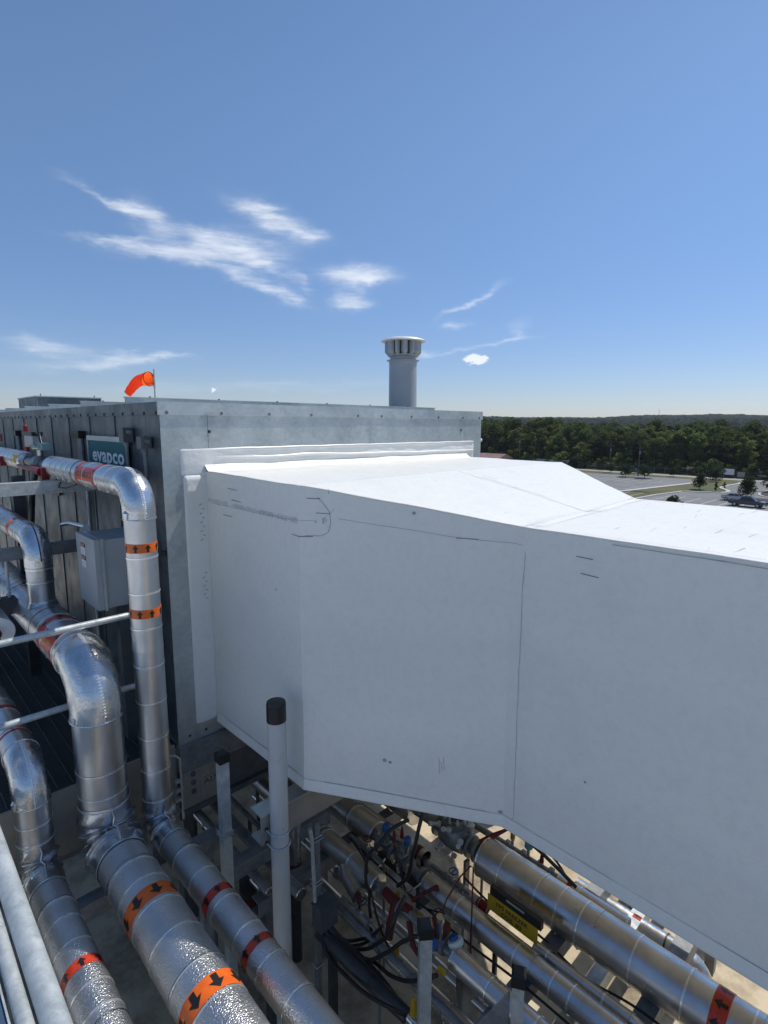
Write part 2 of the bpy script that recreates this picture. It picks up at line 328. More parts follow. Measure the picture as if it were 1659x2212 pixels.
for i in range(len(xs)-1):     # end wall sheets
    x0, x1 = xs[i]+.0015, xs[i+1]-.0015
    b = MB(); b.grid(lambda u, v: V(x0+(x1-x0)*u, YF+(.0 if u in (0, 1) else .003*noise.noise(V(u*2+i*5, v*4, 9))), ZB+(ZF-ZB+.02)*v), 8, 16)
    b.box((x0, YF+.001, ZB), (x1, YF+.028, ZF+.02)); b.build('wall_panel', M_galvf, U)
for x in (2.006, 5.132):
    for z in (-.058, -2.42): inst('bolt', bolt_mesh(.009, .007), U, (x, YF-.001, z), R_my)
for x in (1.72, 1.86): inst('bolt', bolt_mesh(.008, .007), U, (x, YF-.001, -2.50), R_my)
# roof fascia: a strip along each side, in lapped lengths
b = MB(); b.box((XW-.012, YF-.014, ZF), (3.56, YF-.0, ZT+.006)); b.build('fascia_strip', M_galvf, U)
b = MB(); b.box((3.557, YF-.0115, ZF-.0005), (XR+.012, YF, ZT+.0055)); b.build('fascia_strip', M_galvf, U)
fy = [YF, 4.732, 5.933, 7.133, 8.333, 9.533, 10.73, 11.93, 13.13, YB]
for i in range(len(fy)-1):
    b = MB(); b.box((XW-.012, fy[i]+.001, ZF-.0008), (XW, fy[i+1]-.001, ZT+.004)); b.build('fascia_strip', M_galv_shade, U)
for i in range(9): inst('bolt', bolt_mesh(.009, .008, M_galvd), U, (1.676+.434*i+(.12 if i == 4 else 0), YF-.014, .083), R_my)
inst('bolt', bolt_mesh(.009, .008, M_galvd), U, (5.46, YF-.012, .085), R_my)
for i in range(45):
    y = 4.09+.23*i
    if y < YB: inst('bolt', bolt_mesh(.010, .008), U, (XW-.012, y, .078), R_mx)
for i in range(1, len(fy)):     # roof sheets between standing flanges running across the unit
    b = MB(); b.box((XW-.01, fy[i-1]+.024, ZT-.02), (XR+.01, fy[i]-.024, ZT+.003)); b.build('roof_panel', M_galvf, U)
    if i < len(fy)-1:
        y = fy[i]; b = MB(); b.box((XW+.002, y-.02, ZT-.01), (XR-.12, y-.002, ZT+.055)); b.box((XW+.002, y+.002, ZT-.01), (XR-.12, y+.02, ZT+.055)); b.box((XW-.004, y-.034, ZT+.055), (XR-.11, y+.034, ZT+.061))
        b.build('roof_flange', M_galvf, U)
        for k in range(6): inst('bolt', bolt_mesh(.008, .010), U, (XW+.2+.62*k, y, ZT+.061))
b = MB(); b.box((XW+.0, YF-.0, ZT+.0), (XR-.02, YF+.024, ZT+.006)); b.build('roof_edge', M_galvf, U)
# bottom: sloping flange, end plate with three plugs, base channel
b = MB(); b.box((XW-.004, YF-.03, -2.785), (XR, YF+.03, -2.553)); b.build('base_flange', M_galvd, U)
b = MB(); b.box((XW+.01, YF-.018, -3.115), (1.944, YF+.02, -2.795)); b.box((1.78, YF-.022, -3.10), (1.80, YF-.018, -2.80)); pl = b.build('end_plate', mat('bare zinc plate', (.52, .49, .43), .42, .5, (.40, .39, .36), 7, dirt=(.25, .23, .2), dscale=9), U)
for z in (-2.83, -2.905, -2.985):
    b = MB(); b.lathe([(.022, 0), (.022, .006), (.018, .012), (.008, .014)], (1.721, YF-.018, z), (0, -1, 0), 20); b.build('plug', M_dgrey, U)
b = text_mb('A27', .060, lambda x, y: V(1.868+x, YF-.0205, -2.945+y+x*.0), offset=.0003); b.build('lettering', M_mark, pl)
b = MB()
for a_, c_ in (((1.815, -2.905), (1.925, -2.905)), ((1.818, -2.905), (1.818, -2.985))): b.box((min(a_[0], c_[0])-.001, YF-.0203, min(a_[1], c_[1])-.0015), (max(a_[0], c_[0])+.001, YF-.0185, max(a_[1], c_[1])+.0015))
b.build('lettering_frame', M_mark, pl)
b = MB(); b.box((1.946, YF+.0, -3.11), (XR, YF+.03, -2.79)); b.build('base_panel', M_dgrey, U)
b = MB(); b.box((XW, YF-.035, -3.165), (XR, YF+.05, -3.118)); b.box((XW, YF+.05, -3.165), (XW+.09, YB, -2.60)); b.box((XR-.09, YF+.05, -3.165), (XR, YB, -2.60)); b.build('base_channel', M_dgrey, U)
b = MB(); b.box((XW+.09, YF+.05, -2.62), (XR-.09, YB, -2.555)); b.build('floor_pan', M_dgrey, U)
for y in (4.35, 7.8, 11.2, 14.3):
    for x in (1.75, 5.35): b = MB(); b.box((x-.06, y-.06, DECK), (x+.06, y+.06, -3.166)); b.build('leg', M_dgrey, U)
# junction boxes and conduits on the side wall
for (y, z0, z1, w) in ((4.62, -.145, -.03, .1), (4.25, -.185, -.095, .09)):
    b = MB(); b.box((XW-.09, y-w/2, z0), (XW-.012, y+w/2, z1)); jb = b.build('conduit_box', M_dgrey, U)
    b = MB(); b.tube([V(XW-.05, y, z0), V(XW-.05, y, z0-.03)], .022, 12); b.tube([V(XW-.05, y, z0), V(XW-.05, y, -2.5)], .014, 12); b.cyl(V(XW-.05, y-w/2-.03, z1-.035), V(XW-.05, y-w/2, z1-.035), .016, seg=12); b.build('conduit', M_galvd, U)
for (y, z) in ((5.98, -.105), (8.8, -.13)):
    b = MB(); b.box((XW-.07, y-.13, z-.035), (XW-.012, y+.13, z+.035)); b.build('vent_opening', M_black, U)
    b = MB(); b.box((XW-.03, y-.06, -2.4), (XW-.012, y+.07, z-.036)); b.build('stiffener', M_galvd, U)
b = MB(); b.box((XW-.03, 6.9, -.80), (XW-.012, 7.3, -.72)); b.build('rating_plate', M_black, U)
b = MB(); b.tube([V(XW-.03, 5.85, -.45), V(XW-.03, 5.85, -2.4)], .016, 10); b.build('conduit', M_galvt, U)
b = MB(); b.box((XW-.035, YF-.006, -.985), (XW-.012, YF+.05, -.95)); b.build('clip', M_black, U)
b = MB(); b.lathe([(.0, .0), (.018, .0), (.02, .02), (.0, .03)], (XR+.012, YF+.02, -.18), (1, 0, 0), 12); b.build('end_knob', M_whitep, U)

# name board on the side wall
sg = thing('name_board', 'dark teal name board with pale evapco lettering on the galvanised side wall', 'sign', (XW-.05, 5.15, -.45))
b = MB(); b.box((XW-.045, 4.68, -.44), (XW-.02, 5.63, -.152)); b.build('panel', M_teal, sg)
b = MB(); b.box((XW-.055, 4.66, -.150), (XW-.015, 5.65, -.108)); b.box((XW-.055, 5.631, -.46), (XW-.015, 5.65, -.151)); b.build('frame', M_galvf, sg)
b = text_mb('evapco', .18, lambda x, y: V(XW-.0475, 5.12-x, -.278+y), offset=.0048, sx=1.58, spacing=1.03); b.build('lettering', M_cream, sg)

# roof items
rb = thing('roof_housing', 'low galvanised box housing on the penthouse roof at far left', 'machine', (3.1, 12.6, ZT))
b = MB(); b.box((2.55, 12.0, ZT), (3.64, 13.6, .49)); b.build('casing', M_galv_shade, rb)
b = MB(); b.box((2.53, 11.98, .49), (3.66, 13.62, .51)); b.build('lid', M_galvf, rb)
b = MB(); b.box((2.535, 11.985, ZT), (2.55, 12.02, .489)); b.box((3.64, 11.985, ZT), (3.655, 12.02, .489)); b.build('corner_trim', M_galvd, rb)
for p in ((2.62, 12.05), (3.55, 12.05)):
    b = MB(); b.lathe([(.012, 0), (.012, .02), (.003, .05)], (p[0], p[1], .51), seg=8); b.build('lifting_eye', M_galvd, rb)

vs_ = thing('exhaust_stack', 'grey round exhaust stack with fluted cap on the penthouse roof', 'vent', (5.12, 5.0, ZT))
cx, cy = 5.13, 5.02; r = .178
b = MB(); b.lathe([(r*1.02, ZT), (r*1.0, .25), (r*.985, .76)], (cx, cy, 0), seg=48, caps=False); b.build('pipe', M_vent, vs_)
b = MB(); b.lathe([(r*.97, .755), (r*1.0, .765), (r*1.0, .79), (r*1.16, .797), (r*1.16, .803), (r*.92, .815), (r*.92, .84)], (cx, cy, 0), seg=48); b.build('collar', M_vent, vs_)
b = MB(); b.lathe([(r*.80, .835), (r*.98, .90), (r*.98, 1.03)], (cx, cy, 0), seg=40); b.build('gap_shade_core', M_black, vs_)  # black drum paints the shade in the gaps between the fins
for i in range(12):
    th = 2*PI*(i+.5)/12+.10; d = V(cos(th), sin(th), 0); t = V(-sin(th), cos(th), 0); c = V(cx, cy, 0); hw = r*.235 if i % 2 else r*.165
    b = MB(); b.grid(lambda u, v: (lambda a_, rr_: c+d*(rr_-abs(a_)**2*r*.34)+t*a_*hw*(1-.25*max(0, .35-v)/.35*(i % 2))+V(0, 0, .842+.188*v))((u-.5)*2, r*(1.30 if v > .3 else 1.02+.28*v/.3)), 8, 10); b.build('fin', M_vent, vs_)
b = MB(); b.lathe([(r*.84, .836), (r*1.02, .862), (r*1.02, .87), (r*.84, .85)], (cx, cy, 0), seg=40, caps=False); b.build('lower_skirt', M_vent, vs_)
b = MB(); b.lathe([(r*1.1, 1.028), (r*1.55, 1.03), (r*1.58, 1.036), (r*1.48, 1.052), (r*1.1, 1.072), (r*.6, 1.085), (.001, 1.09)], (cx, cy, 0), seg=48, caps=False); b.build('rain_cap', mat('pale zinc cap', (.7, .7, .68), .45, .1), vs_)

SOCK = [V(1.975, 5.12, .398), V(1.942, 5.20, .394), V(1.918, 5.28, .373), V(1.902, 5.34, .328), V(1.872, 5.38, .274)]
ws = thing('windsock', 'bright orange windsock on a thin grey pole above the penthouse roof', 'windsock', (2.03, 5.15, ZT))
b = MB(); b.cyl(V(2.03, 5.15, ZT), V(2.035, 5.15, .49), .007, seg=10); b.cyl(V(2.032, 5.15, .33), V(2.032, 5.15, .44), .011, seg=10); b.build('pole', M_galvt, ws)
b = MB(); pts = SOCK
pts2 = []
for i in range(len(pts)-1):
    for k in range(7): pts2.append(pts[i].lerp(pts[i+1], k/7))
pts2.append(pts[-1])
for _ in range(6): pts2 = [pts2[0]]+[(pts2[i-1]+pts2[i]*2+pts2[i+1])/4 for i in range(1, len(pts2)-1)]+[pts2[-1]]
n_ = len(pts2)
b.tube(pts2, [.062-.027*(i/(n_-1))**.8 for i in range(n_)], 32, caps=False, fn=lambda s_, th: 1+.10*noise.noise(V(s_*7, cos(th)*1.5, sin(th)*1.5))+.05*sin(s_*30+th*2)*s_)
b.tube([pts2[-1], pts2[-1]+V(-.004, .002, -.004)], [.034, .02], 32, caps=True)
b.build('sock', M_sock, ws)
ax_ = (pts2[3]-pts2[0]).normalized(); a_ = ax_.cross(V(0, 0, 1)).normalized(); bb_ = ax_.cross(a_)
b = MB(); b.tube([pts2[0]+(a_*cos(t)+bb_*sin(t))*.063 for t in [2*PI*i/28 for i in range(29)]], .003, 6, caps=False); b.tube([V(2.03, 5.15, .44), pts2[0]+bb_*-.063], .002, 6); b.tube([V(2.03, 5.15, .35), pts2[0]+bb_*.063], .002, 6); b.build('hoop', M_dred, ws)

# ------------------------------------------------------------------ white membrane duct
D = thing('roof_duct', 'large white membrane covered duct running from the penthouse towards the camera', 'duct', (3.5, 2.0, -2.435))
SEC = [(4.06, 1.962, 5.20, -.370, -2.435), (2.822, 1.962, 5.20, -.370, -2.435), (1.705, 2.655, 4.352, -.562, -2.435), (-4.0, 2.655, 4.352, -.562, -2.435)]
b = MB()
def dn(p): return p+nv(p, .9, .013)+nv(p, 2.7, .004)+nv(p, 6.5, .0026)
for i in range(3):
    (y0, a0, c0, t0, z0), (y1, a1, c1, t1, z1) = SEC[i], SEC[i+1]; L_ = abs(y1-y0); nn = max(12, int(L_/.05))
    def lerp(a, b_, t): return a+(b_-a)*t
    def left(u, v): return dn(V(lerp(a0, a1, u), lerp(y0, y1, u), lerp(lerp(z0, z1, u), lerp(t0, t1, u), v)))
    def right(u, v): return dn(V(lerp(c0, c1, u), lerp(y0, y1, u), lerp(lerp(z0, z1, u), lerp(t0, t1, u), v)))
    def top(u, v): return dn(V(lerp(lerp(a0, a1, u), lerp(c0, c1, u), v), lerp(y0, y1, u), lerp(t0, t1, u)))
    def bot(u, v): return dn(V(lerp(lerp(a0, a1, u), lerp(c0, c1, u), v), lerp(y0, y1, u), lerp(z0, z1, u)))
    b.grid(left, nn, 40, flip=True); b.grid(right, nn, 40); b.grid(top, nn, 50, flip=True); b.grid(bot, nn, 30)
e = SEC[3]; b.add([dn(V(e[1], e[0], e[4])), dn(V(e[2], e[0], e[4])), dn(V(e[2], e[0], e[3])), dn(V(e[1], e[0], e[3]))], [(0, 1, 2, 3)])
b.build('membrane_skin', M_white, D)
def left_pt(y, z, off=.0):      # point on the near side wall of the duct
    if y > 2.822: return dn(V(1.962, y, z))+V(-off, 0, 0)
    if y > 1.705:
        t = (2.822-y)/1.117; n = V(-1.117, -.693, 0).normalized(); return dn(V(1.962+.693*t, y, z))+n*off
    return dn(V(2.655, y, z))+V(-off, 0, 0)
def top_pt(x, y, off=0):
    if y > 2.822: z = -.37
    elif y > 1.705: z = -.37-.192*(2.822-y)/1.117
    else: z = -.562
    return dn(V(x, y, z))+V(0, 0, off)
def line_left(pts, w, off=.002, m=None, name='seam_line', sub=14, jit=.0):
    mb = MB(); P = []
    for (a_, c_) in zip(pts[:-1], pts[1:]):
        for k in range(sub): P.append((a_[0]+(c_[0]-a_[0])*k/sub, a_[1]+(c_[1]-a_[1])*k/sub))
    P.append(pts[-1]); q = []
    for i, (y, z) in enumerate(P):
        a_ = P[max(i-1, 0)]; c_ = P[min(i+1, len(P)-1)]; dy, dz = c_[0]-a_[0], c_[1]-a_[1]; l = math.hypot(dy, dz) or 1
        j = jit*noise.noise(V(y*9, z*9, 1)); ww = w*(.6+.8*abs(noise.noise(V(y*14, z*14, 5)))) if jit else w
        q.append(((y-dz/l*ww/2+j, z+dy/l*ww/2), (y+dz/l*ww/2+j, z-dy/l*ww/2)))
    vs = []
    for (a_, c_) in q: vs += [left_pt(*a_, off), left_pt(*c_, off)]
    mb.add(vs, [(2*i, 2*i+1, 2*i+3, 2*i+2) for i in range(len(q)-1)]); return mb.build(name, m or M_seam, D)
def line_top(pts, w, off=.002, m=None, name='seam_line', sub=14):
    mb = MB(); vs = []; P = []
    for (a_, c_) in zip(pts[:-1], pts[1:]):
        for k in range(sub): P.append(V(*a_, 0).lerp(V(*c_, 0), k/sub))
    P.append(V(*pts[-1], 0))
    for i, p in enumerate(P):
        d = (P[min(i+1, len(P)-1)]-P[max(i-1, 0)]).normalized(); n = V(-d.y, d.x, 0)*w/2*(.5+abs(noise.noise(p*6)))
        j = V(noise.noise(p*3), noise.noise(p*3+V(5, 5, 5)), 0)*.008
        vs += [top_pt(*(p+n+j).xy, off), top_pt(*(p-n+j).xy, off)]
    mb.add(vs, [(2*i, 2*i+1, 2*i+3, 2*i+2) for i in range(len(P)-1)]); return mb.build(name, m or M_seam, D)
# lapped sheet edges (a second layer 3 mm proud) with the dirt line along the lap
def sheet_left(y0, y1, z0, z1, off, name='lap_strip'):
    mb = MB(); nu, nw = max(2, int(abs(y1-y0)/.05)), max(2, int(abs(z1-z0)/.06))
    mb.grid(lambda u, v: left_pt(y0+(y1-y0)*u, z0+(z1-z0)*v, off*(0 if (u in (0, 1) or v in (0, 1)) else 1)-(.001 if (u in (0, 1) or v in (0, 1)) else 0)), nu, nw, flip=(y1 < y0)); return mb.build(name, M_white, D)
sheet_left(1.62, 1.46, -2.40, -.60, .004)
line_left([(1.625, -.70), (1.628, -1.4), (1.63, -2.36), (1.66, -2.395), (1.72, -2.41)], .0035, .0035, jit=.004)
line_left([(1.640, -.665), (1.95, -.655), (2.4, -.60), (2.60, -.57)], .0022, .002)
line_left([(4.0, -.612), (3.0, -.60), (2.70, -.585), (2.66, -.55), (2.62, -.51)], .0018, .002)
line_left([(2.79, -.685), (2.70, -.683), (2.66, -.66), (2.645, -.60), (2.65, -.53), (2.69, -.47), (2.715, -.443)], .003, .003, m=M_seam)
line_left([(2.655, -.39), (2.652, -.42)], .003, .003)
sheet_left(2.79, 2.64, -.69, -.40, .003, 'patch')
for a_, c_ in (((3.704, -.471), (3.569, -.473)), ((3.656, -.551), (3.522, -.552)), ((3.793, -.680), (3.652, -.679)), ((2.90, -.689), (2.822, -.693)), ((2.822, -.693), (2.745, -.690)), ((2.775, -.449), (2.700, -.450)), ((2.725, -.540), (2.648, -.540)),
               ((1.98, -.655), (1.87, -.655)), ((1.33, -.672), (1.24, -.672)), ((1.30, -.755), (1.205, -.757))):
    line_left([a_, c_], .0032, .0045, m=M_mark, name='marker_dash', sub=3)
def wtext(body, size, y0, y1, z0, z1, m=None, off=.004):
    raw = text_mb(body, size, lambda x, y: V(x, y, 0), align='LEFT', res=1); xs_ = [q[0] for q in raw.v]; x0, x1 = min(xs_), max(xs_); mb = MB()
    mb.add([left_pt(y0+(y1-y0)*(q[0]-x0)/(x1-x0), z0+(z1-z0)*(q[0]-x0)/(x1-x0)+q[1], off) for q in raw.v], raw.f); return mb.build('printed_lettering', m or M_print_shade, D)
wtext('TN + 05-05-25 + 2072', .048, 4.03, 3.72, -.592, -.594)
wtext('+ ELEVATE + TPO L.P + ASTM D6878 + 05-05-25 + 2072', .048, 3.64, 2.84, -.594, -.597)
wtext('+', .045, 2.735, 2.72, -.597, -.597); wtext('F', .05, 2.69, 2.665, -.592, -.592)
# scuffs and small stains
for (y, z, w_) in ((2.35, -2.14, .010), (2.32, -2.15, .008), (1.72, -2.36, .010), (2.2, -.52, .008), (3.1, -1.1, .006), (1.2, -1.9, .006)):
    mb = MB(); n_ = 9; mb.add([left_pt(y+w_*(1+.5*random.random())*cos(2*PI*i/n_), z+w_*(1+.5*random.random())*sin(2*PI*i/n_), .003) for i in range(n_)], [tuple(range(n_))]); mb.build('scuff', M_seam, D)
for k in range(3): line_left([(2.02+.012*k, -2.14-.02*(k % 3)), (2.025+.012*k, -2.06-.03*(k % 2))], .0025, .002, m=M_print_shade, name='scuff', sub=4)
# folded lip along the bottom edge
mb = MB(); P = [4.04, 3.4, 2.9, 2.822, 2.6, 2.2, 1.9, 1.705, 1.2, .5, -.3, -1.2, -2.2, -3.9]; vs = []
for y in P: vs += [left_pt(y, -2.375, .004), left_pt(y, -2.442, .014), left_pt(y, -2.452, .012), left_pt(y, -2.452, -.03)]
mb.add(vs, [(4*i+k, 4*i+k+1, 4*i+5+k, 4*i+4+k) for i in range(len(P)-1) for k in range(3)], False); mb.build('bottom_lip', M_white, D)
line_left([(3.9, -2.372), (2.9, -2.372)], .0018, .0025); line_left([(2.7, -2.372), (1.8, -2.372)], .0018, .0025)
mb = MB(); P = [4.0-.08*i for i in range(98)]; vs = []      # rolled top edge bead
for y in P:
    q = left_pt(y, -.37 if y > 2.822 else (-.37-.192*(2.822-y)/1.117 if y > 1.705 else -.562), 0); vs.append(q+V(0, 0, .0))
mb.tube(vs, .006, 6, caps=True); mb.build('edge_bead', M_white, D)
mb = MB(); vs = []
line_left([(1.15, -.581), (.2, -.581), (-1.0, -.581)], .004, .007, jit=.003)
# seams across the top
line_top([(2.64, 1.66), (3.45, 1.655), (4.345, 1.72)], .006)
line_top([(2.7, 1.60), (3.4, 1.60), (4.33, 1.63)], .003, m=M_print_shade)
line_top([(3.52, 2.80), (3.50, 2.2), (3.45, 1.66)], .006)
line_top([(3.50, 3.95), (3.515, 2.83)], .004, m=M_print_shade)
line_top([(2.0, 2.84), (3.5, 2.83), (5.15, 2.83)], .003, m=M_print_shade)
line_top([(2.72, 1.4), (2.73, .2), (2.72, -1.2)], .0035, m=M_print_shade)
line_top([(4.28, 1.68), (4.30, 1.5)], .004, m=M_print_shade)
for (xa, ya, xb, yb) in ((3.56, 2.6, 3.52, 2.0), (3.64, 2.66, 3.62, 2.5)): line_top([(xa, ya), (xb, yb)], .005, m=M_print_shade)
rc_ = random.Random(5)
for k in range(34):
    x = rc_.uniform(2.75, 4.25); y = rc_.uniform(-.2, 1.55); l = rc_.uniform(.03, .16); line_top([(x, y), (x+l, y+rc_.uniform(-.02, .03))], rc_.uniform(.0015, .004), m=M_print_shade, name='crease_shade', sub=5)  # flat grey strips paint the shade of wrinkles on the duct top
for k in range(16):
    x = rc_.uniform(2.3, 4.9); y = rc_.uniform(1.8, 3.8); l = rc_.uniform(.03, .12)
    if y > 2.822 or 2.75 < x < 4.2: line_top([(x, y), (x+l, y+rc_.uniform(-.03, .03))], rc_.uniform(.0015, .003), m=M_print_shade, name='crease_shade', sub=5)
# ridge pleats on top
for (p0, p1, a_) in (((2.75, 1.62), (3.42, 1.64), .008), ((3.5, 1.64), (4.25, 1.67), .010), ((2.1, 3.95), (3.2, 3.98), .006)):
    mb = MB(); mb.grid(lambda u, v: top_pt(p0[0]+(p1[0]-p0[0])*u, p0[1]+(p1[1]-p0[1])*u+(v-.5)*.09, a_*max(0, 1-abs(v-.5)*2)**1.5*(1+.6*noise.noise(V(u*6, 2, 2)))*min(1, 8*u, 8*(1-u))+.001), 26, 8, flip=False); mb.build('lap_fold', M_white, D)
# membrane flashing on the end wall: top strip and left strip with rounded corners
def flash(poly_y0, x0, x1, z0, z1, name, amp, nu, nw_, rc=.03):
    mb = MB()
    def fn(u, v):
        x, z = x0+(x1-x0)*u, z0+(z1-z0)*v
        cxx = min(max(x, x0+rc), x1-rc); czz = min(max(z, z0+rc), z1-rc); dx, dz = x-cxx, z-czz; l = math.hypot(dx, dz)
        if l > rc: x, z = cxx+dx/l*rc, czz+dz/l*rc
        e = 1 if 0 < u < 1 and 0 < v < 1 else 0
        p = V(x*3.2, z*9, 4); w = noise.noise(p)*.5+noise.noise(p*2.7)*.3+.6
        edge = .010 if v > .93 else 0
        fa = min(1, max(.12, (x-1.95)/.35)) if x1-x0 > 1 else 1
        return V(x, poly_y0-(.003+amp*fa*max(0, w)*min(1, .15+v*1.6)+edge*fa)*e+(.004*(1-e)), z+.004*noise.noise(V(x*5, 0, z)))
    mb.grid(fn, nu, nw_); return mb.build(name, M_whitec, D)
flash(YF, 1.754, 5.385, -.40, -.182, 'top_flashing', .014, 150, 18)
flash(YF-.002, 1.778, 1.975, -2.432, -.385, 'side_flashing', .006, 14, 90)
flash(YF, 5.18, 5.30, -2.43, -.39, 'side_flashing', .006, 8, 40)
mb = MB(); mb.grid(lambda u, v: V(2.05+3.30*u, YF-.010-.013*min(1, 6*u)*max(0, sin(PI*v))*(1.0+.6*noise.noise(V(u*9, 1, 1))), -.245-.030*v-.035*u+.012*noise.noise(V(u*5, 3, 3))), 90, 8, flip=True); mb.build('flashing_ridge', M_whitec, D)
mb = MB(); mb.grid(lambda u, v: V(1.955+3.27*u, YF-.006-.10*v, -.372+.06*(1-v)**2+.006*noise.noise(V(u*14, v, 2))), 90, 8, flip=True); mb.build('foot_flashing', M_white, D)
for k in range(16):
    z = -.62-.035*(k % 9)-.55*(k//9); x = 1.90+.02*(k % 2); mb = MB()
    mb.box((x-.012, YF-.0145, z-.003), (x+.012, YF-.012, z+.003), Matrix.Rotation(.5*(1 if k % 2 else -1), 3, 'Y')); mb.build('boot_scuff', M_print_shade, D)

# ------------------------------------------------------------------ insulated pipes
def arc_pts(c, a, b_, R, n=18): return [Vector(c)+Vector(a)*R*cos(PI/2*i/n)+Vector(b_)*R*sin(PI/2*i/n) for i in range(n+1)]
def strap(parent, p, axis, r, m=None, w=.011, ang=0.0):
    b = MB(); ax = Vector(axis); b.lathe([(r+.0005, -w/2), (r+.0035, -w/2), (r+.0035, w/2), (r+.0005, w/2)], p, axis, 36, caps=False)
    a = ax.cross(V(0, 0, 1) if abs(ax.z) < .9 else V(0, -1, 0)).normalized(); bb = ax.cross(a)
    q = Vector(p)+(a*cos(ang)+bb*sin(ang))*(r+.005); u = ax.cross(q-Vector(p)).normalized()
    b.tube([q-u*.011, q+u*.011], .0065, 6)
    return b.build('strap', m or M_strap, parent)
def band(parent, p, axis, r, direction, m, w=.075, n=7, al=.062, aw=.052, ph=0.0, name='marker_band'):
    ax = Vector(axis).normalized(); a = ax.cross(V(0, 0, 1) if abs(ax.z) < .9 else V(0, -1, 0)).normalized(); bb = ax.cross(a); p = Vector(p)
    def wrap(s_, t, rr_): th = t/rr_; return p+ax*s_+(a*cos(th)+bb*sin(th))*rr_
    b = MB(); b.lathe([(r+.0003, -w/2), (r+.0018, -w/2), (r+.0018, w/2), (r+.0003, w/2)], p, axis, 56, caps=False); o = b.build(name, m, parent)
    for k in range(n):
        c = 2*PI*r*(k+ph)/n; mb = MB(); rr_ = r+.0030
        for t0, t1 in ((-aw/2, -aw/4), (-aw/4, -aw*.2), (-aw*.2, 0), (0, aw*.2), (aw*.2, aw/4), (aw/4, aw/2)):
            def tip(t): return al/2-abs(t)/(aw/2)*al*.52
            lo = -al/2 if max(abs(t0), abs(t1)) <= aw*.21 else al/2-al*.52
            mb.add([wrap(direction*lo, c+t0, rr_), wrap(direction*lo, c+t1, rr_), wrap(direction*tip(t1), c+t1, rr_), wrap(direction*tip(t0), c+t0, rr_)], [(0, 1, 2, 3)])
        mb.build('arrow', M_arrow, o)
    return o
def label_strip(parent, p, axis, r, length, width, th0, m, body=None, flip=1, tm=None, size=.04):
    ax = Vector(axis).normalized(); a = ax.cross(V(0, 0, 1) if abs(ax.z) < .9 else V(0, -1, 0)).normalized(); bb = ax.cross(a); p = Vector(p)
    def wrap(s_, t, rr_): th = th0+t/r; return p+ax*s_+(a*cos(th)+bb*sin(th))*rr_
    b = MB(); b.grid(lambda u, v: wrap((u-.5)*length, (v-.5)*width, r+.0022), 2, 10); o = b.build('pipe_label', m, parent)
    if body: text_mb(body, size, lambda x, y: wrap(flip*x, flip*y, r+.0035), offset=.0006).build('lettering', tm or M_arrow, o)
    return o
def jacket_run(parent, p0, p1, r, m, piece=.92, first=None):
    p0, p1 = Vector(p0), Vector(p1); L_ = (p1-p0).length; d = (p1-p0)/L_; s_ = 0; k = 0
    while s_ < L_-.01:
        e = min(L_, s_+(first if (k == 0 and first) else piece))
        if L_-e < .12: e = L_
        b = MB(); rr_ = r*(1+.004*(k % 2)); n = max(2, int((e-s_)/.05))
        b.tube([p0+d*(s_+(e-s_)*i/n) for i in range(n+1)], [rr_+(.003 if i == n else 0) for i in range(n+1)], 48, caps=False, fn=lambda q, th: 1+.006*noise.noise(V(q*3+k*4+s_, cos(th)*1.2, sin(th)*1.2)))
        b.build('jacket', m, parent); s_ = e; k += 1
def crumple(q, th, amp=.10, k=5.0, off=0.0):
    w = q*k*PI+1.1*cos(th)+1.3*noise.noise(V(q*1.6+off, cos(th)*1.1, sin(th)*1.1)); e = min(1, 7*q, 7*(1-q))
    return 1.03+e*(amp*(1-abs(sin(w)))**1.6-.03+.045*noise.noise(V(q*7+off, cos(th)*2.5, sin(th)*2.5)))
